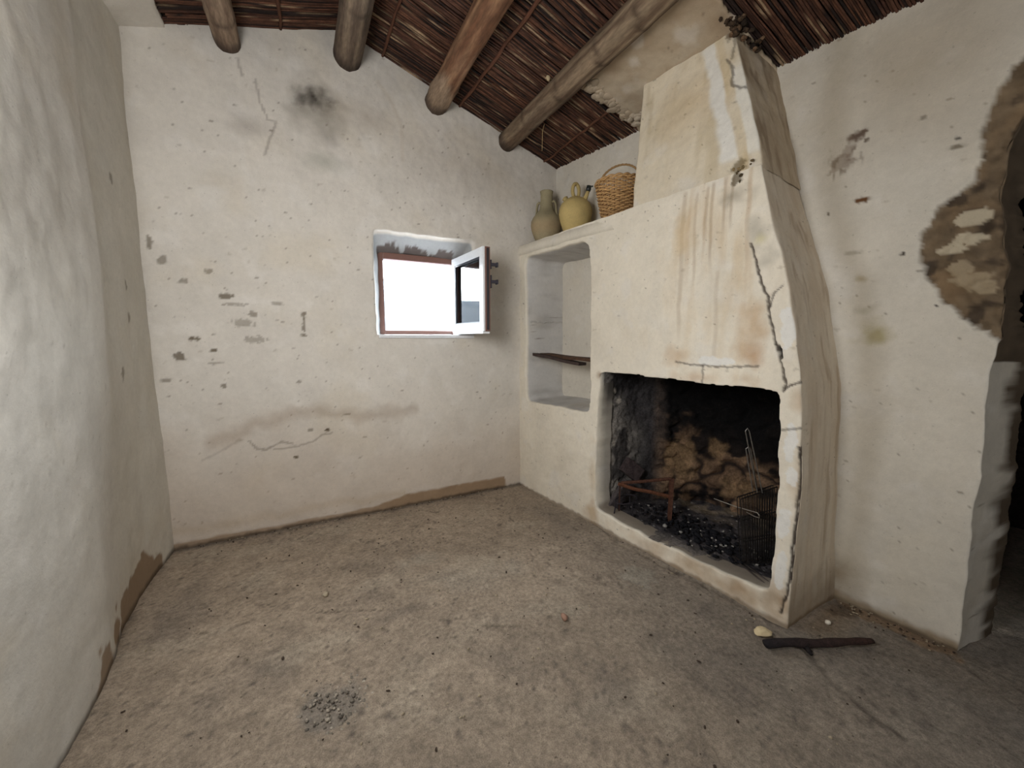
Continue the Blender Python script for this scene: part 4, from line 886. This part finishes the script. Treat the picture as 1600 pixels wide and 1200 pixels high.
# ------------------------------------------------------------------ jars and basket on the shelf
SZ = 1.921
CL1, CL2 = lin(158, 148, 118), lin(190, 168, 112)
def shelf_top(y): return np.interp(y, [1.66, 1.73, 2.0, 2.81], [1.818, 1.824, 1.840, 1.850]) + .074
jz = float(shelf_top(2.66))
j = thing('clay_jug', 'tall-necked greenish clay pitcher with two handles, at the window end of the shelf', 'jug', (1.695, 2.665, jz))
def lobj(b, name, mat, root, label=None):
    o = b.obj(name, mat, root, True)
    if label: o['label'] = label
    return o
b = MB(); prof = [(.0, .0), (.066, .0), (.072, .006), (.094, .05), (.112, .10), (.118, .135), (.115, .165), (.100, .195), (.078, .222), (.060, .243), (.051, .262), (.047, .29), (.045, .33), (.045, .365), (.048, .380), (.050, .386), (.047, .388), (.040, .384), (.038, .36), (.038, .30)]
nl = 40; cc = []
for r, z in prof: cc += [tuple(mix(CL1[None] * .92, lin(166, 140, 106), np.array([.55 * math.exp(-((z - .11) / .06) ** 2)]))[0])] * nl
b.lathe(prof, nl, np.array(cc), .012); lobj(b, 'body', M_clay, j)
for s in (-1, 1):
    d = Vector((math.cos(math.radians(-48)) * s, math.sin(math.radians(-48)) * s, 0)); pts = []
    for r, z in ((.043, .305), (.058, .312), (.068, .302), (.074, .278), (.076, .25), (.080, .22), (.090, .195)): pts.append(Vector((0, 0, z)) + d * r)
    b = MB(); b.tube(pts, [.010, .011, .011, .011, .011, .011, .013], 8, CL1 * .85, flat=(1.25, .8)); lobj(b, 'handle', M_clay, j)
jz = float(shelf_top(2.35))
j = thing('water_jug', 'round-bellied yellow clay water jug with ring handle and black-capped spout', 'jug', (1.745, 2.365, jz), (0, 0, 0))
b = MB(); prof = [(.0, .0), (.062, .0), (.068, .006), (.088, .05), (.108, .11), (.1165, .155), (.113, .19), (.098, .222), (.074, .246), (.045, .262), (.02, .268), (.0, .269)]
b.lathe(prof, 40, CL2, .008); lobj(b, 'body', M_clay, j)
a = math.radians(2); dx, dy = math.cos(a), math.sin(a)
b = MB(); ring = [(dx * .028 * math.cos(q), dy * .028 * math.cos(q), .310 + .047 * math.sin(q)) for q in np.linspace(0, 2 * math.pi, 28, endpoint=False)]; b.tube(ring, .0125, 9, CL2 * .86, closed=True); lobj(b, 'ring_handle', M_clay, j)
# view-independent axis of mouth and spout: roughly along the shelf
b = MB(); ax = Vector((-.42, .9, 0)).normalized(); b.tube([ax * .062 + Vector((0, 0, .236)), ax * .076 + Vector((0, 0, .262)), ax * .086 + Vector((0, 0, .278))], [.021, .017, .021], 10, CL2 * .95); lobj(b, 'mouth', M_clay, j)
b = MB(); b.tube([ax * -.064 + Vector((0, 0, .232)), ax * -.082 + Vector((0, 0, .262)), ax * -.095 + Vector((0, 0, .290))], [.020, .014, .012], 10, CL2 * .95); sp = lobj(b, 'spout', M_clay, j)
b = MB(); b.tube([ax * -.094 + Vector((0, 0, .288)), ax * -.098 + Vector((0, 0, .300)), ax * -.102 + Vector((0, 0, .322))], [.015, .018, .017], 10, lin(48, 52, 50)); b.tube([ax * -.10 + Vector((0, 0, .310)), ax * -.130 + Vector((0, 0, .314))], .005, 7, lin(48, 52, 50)); lobj(b, 'spout_cap', M_blk, sp, 'black spout cap')

bz = float(shelf_top(1.93)) + .003
k_ = thing('wicker_basket', 'small woven wicker basket with arched handle tucked beside the hood', 'basket', (1.765, 1.955, bz))
def rad(t): return .086 + (.135 - .086) * (t ** .8)
HB = .225; WK = lin(184, 146, 98); WK2 = lin(134, 98, 62)
b = MB(); b.lathe([(0, .003), (.086, .003), (.088, .010), (.03, .012)], 30, WK2); lobj(b, 'base', M_wicker, k_)
b = MB(); ns = 25
for q in range(ns):
    an = 2 * math.pi * q / ns; b.tube([(rad(t) * math.cos(an), rad(t) * math.sin(an), .004 + HB * t) for t in (0, .25, .5, .75, 1.0)], .003, 5, WK2)
lobj(b, 'stake', M_wicker, k_)['kind'] = 'stuff'
b = MB(); rows = 24
for i in range(rows):
    t = (i + .5) / rows; pts = []
    for q in range(ns * 4):
        an = 2 * math.pi * q / (ns * 4); s = math.cos(math.pi * (q / 4.0) + math.pi * i) ; r = rad(t) + .0055 * s; pts.append((r * math.cos(an), r * math.sin(an), .006 + HB * t + .0018 * math.sin(7 * an + i)))
    b.tube(pts, .0050, 5, WK * random.uniform(.72, 1.15), closed=True)
lobj(b, 'weave', M_wicker, k_)['kind'] = 'stuff'
b = MB()
for ph in (0, math.pi):
    pts = [((rad(1) + .007 * math.cos(9 * an + ph)) * math.cos(an), (rad(1) + .007 * math.cos(9 * an + ph)) * math.sin(an), HB + .008 + .007 * math.sin(9 * an + ph)) for an in np.linspace(0, 2 * math.pi, 110, endpoint=False)]
    b.tube(pts, .0062, 6, WK * .95, closed=True)
lobj(b, 'rim', M_wicker, k_)
b = MB(); ha = math.radians(118)
for ph in (0, 2.1, 4.2):
    pts = []
    for q in np.linspace(0, math.pi, 34):
        c = math.cos(q); pts.append((c * .132 * math.cos(ha) + .004 * math.cos(12 * q + ph), c * .132 * math.sin(ha), HB - .02 + .135 * math.sin(q) ** .8 + .004 * math.sin(12 * q + ph)))
    b.tube(pts, .0034, 6, WK * .7)
lobj(b, 'handle', M_wicker, k_)

# ------------------------------------------------------------------ broken board in the niche
b = MB(); n = 24
def plank(p, q, w, th, c, seed):
    p, q = Vector(p), Vector(q); d = (q - p).normalized(); s = d.cross(Vector((0, 0, 1))).normalized(); V = []; F = []
    for i in range(n):
        t = i / (n - 1); wv = w * (1 + .10 * math.sin(5 * t + seed) + .06 * math.sin(17 * t + seed)); 
        if t < .08: wv *= .6 + 5 * t
        o = p.lerp(q, t); 
        for sx, sz in ((-1, -1), (1, -1), (1, 1), (-1, 1)): V.append(o + s * sx * wv / 2 + Vector((0, 0, sz * th / 2 + .002 * math.sin(9 * t + seed))))
    for i in range(n - 1):
        for k in range(4): F.append((i * 4 + k, i * 4 + (k + 1) % 4, i * 4 + 4 + (k + 1) % 4, i * 4 + 4 + k))
    F += [(3, 2, 1, 0), tuple((n - 1) * 4 + k for k in range(4))]
    m = MB(); m.add(V, F, c); return m
tag(plank((1.72, 2.745, 1.078), (1.765, 2.005, 1.052), .095, .022, lin(84, 62, 48), 1).obj('shelf_board', M_oldwood, None, False), 'narrow dark brown board bridging the niche from side to side', 'board', 'old boards in the niche')
tag(plank((1.63, 2.735, 1.085), (1.73, 2.23, 1.026), .07, .020, lin(66, 54, 50), 4).obj('shelf_board', M_oldwood, None, False), 'broken dark board sagging below the other one in the niche', 'board', 'old boards in the niche')

# ------------------------------------------------------------------ burnt stick and stones on the floor
b = MB(); p = Vector((1.535, .800, .020)); q = Vector((1.925, .612, .022)); pts = [p.lerp(q, t) + Vector((.002 * math.sin(9 * t), .003 * math.sin(7 * t), .002 * math.sin(11 * t))) for t in np.linspace(0, 1, 22)]
cs = []
for t in np.linspace(0, 1, 22): cs += [tuple(lin(34, 30, 32) * (1 - t) + lin(58, 40, 34) * t)] * 10
b.tube(pts, [.011 + .006 * math.sin(1 + 2.2 * t) + .0015 * math.sin(23 * t) for t in np.linspace(0, 1, 22)], 10, np.array(cs), flat=(1.15, .8)); st = b.obj('charred_stick', M_char); tag(st, 'charred black stick lying on the floor in front of the chimney corner', 'stick')
b = MB(); b.tube([(1.665, .735, .018), (1.66, .712, .012), (1.652, .695, .008)], [.010, .009, .006], 8, lin(28, 24, 24)); b.obj('twig_stub', M_char, st).matrix_parent_inverse = Matrix.Identity(4)
b = MB(); b.rock((1.597, .846, .016), (.034, .022, .014), lin(206, 188, 150), 5, 3); tag(b.obj('stone', M_plaster), 'cream plaster lump on the floor at the foot of the chimney corner', 'stone')
b = MB(); b.rock((1.904, .755, .011), (.011, .010, .009), lin(220, 212, 196), 9, 2); tag(b.obj('stone', M_plaster), 'tiny white crumb between the charred stick and the chimney side', 'stone')
b = MB(); b.rock((.034, 1.952, .009), (.014, .012, .010), lin(170, 158, 136), 12, 2); tag(b.obj('stone', M_plaster), 'single pale pebble far out on the open floor below the window', 'stone')
b = MB(); b.rock((.938, 1.303, .010), (.022, .014, .012), lin(150, 118, 100), 15, 2); tag(b.obj('stone', M_plaster), 'reddish pebble on the floor a step out from the hearth', 'stone')
# gravel in the hole and crumbs everywhere on the floor
b = MB(); rg = np.random.RandomState(9)
for k in range(150):
    r = .135 * rg.rand() ** .6; an = rg.rand() * 6.283; s = rg.uniform(.0025, .0068); c = lin(*(rg.choice([118, 140, 168, 104]) * np.array([1, .94, .85])))
    b.rock((.022 + r * math.cos(an), 1.33 + r * math.sin(an) * .9, s * .3 - .008), (s * 1.3, s, s * .8), c, k, 1)
tag(b.obj('gravel', M_floor), 'patch of loose grey gravel in a shallow hole of the floor', 'gravel', kind='stuff')
b = MB()
for k in range(620):
    if k < 420: x, y = rg.uniform(-.6, 2.1), rg.uniform(.45, 2.75)
    elif k < 520: x, y = rg.uniform(-.6, 1.5), 2.80 - abs(rg.normal(0, .02))
    elif k < 590: t = rg.rand(); x, y = 2.14 + .05 * t - abs(rg.normal(0, .05)), .85 - .4 * t
    else: x, y = 1.64 + rg.normal(0, .02), rg.uniform(.9, 2.0)
    if x > fr_x(y) - .01 and y > .80: continue
    s = rg.uniform(.0014, .005); c = lin(70, 58, 48) if rg.rand() < .6 else lin(168, 154, 130)
    b.rock((x, y, s * .4), (s * rg.uniform(1, 2), s, s * .7), c, k, 1)
tag(b.obj('debris', M_floor), 'fine crumbs of plaster and earth scattered over the floor', 'debris', kind='stuff')
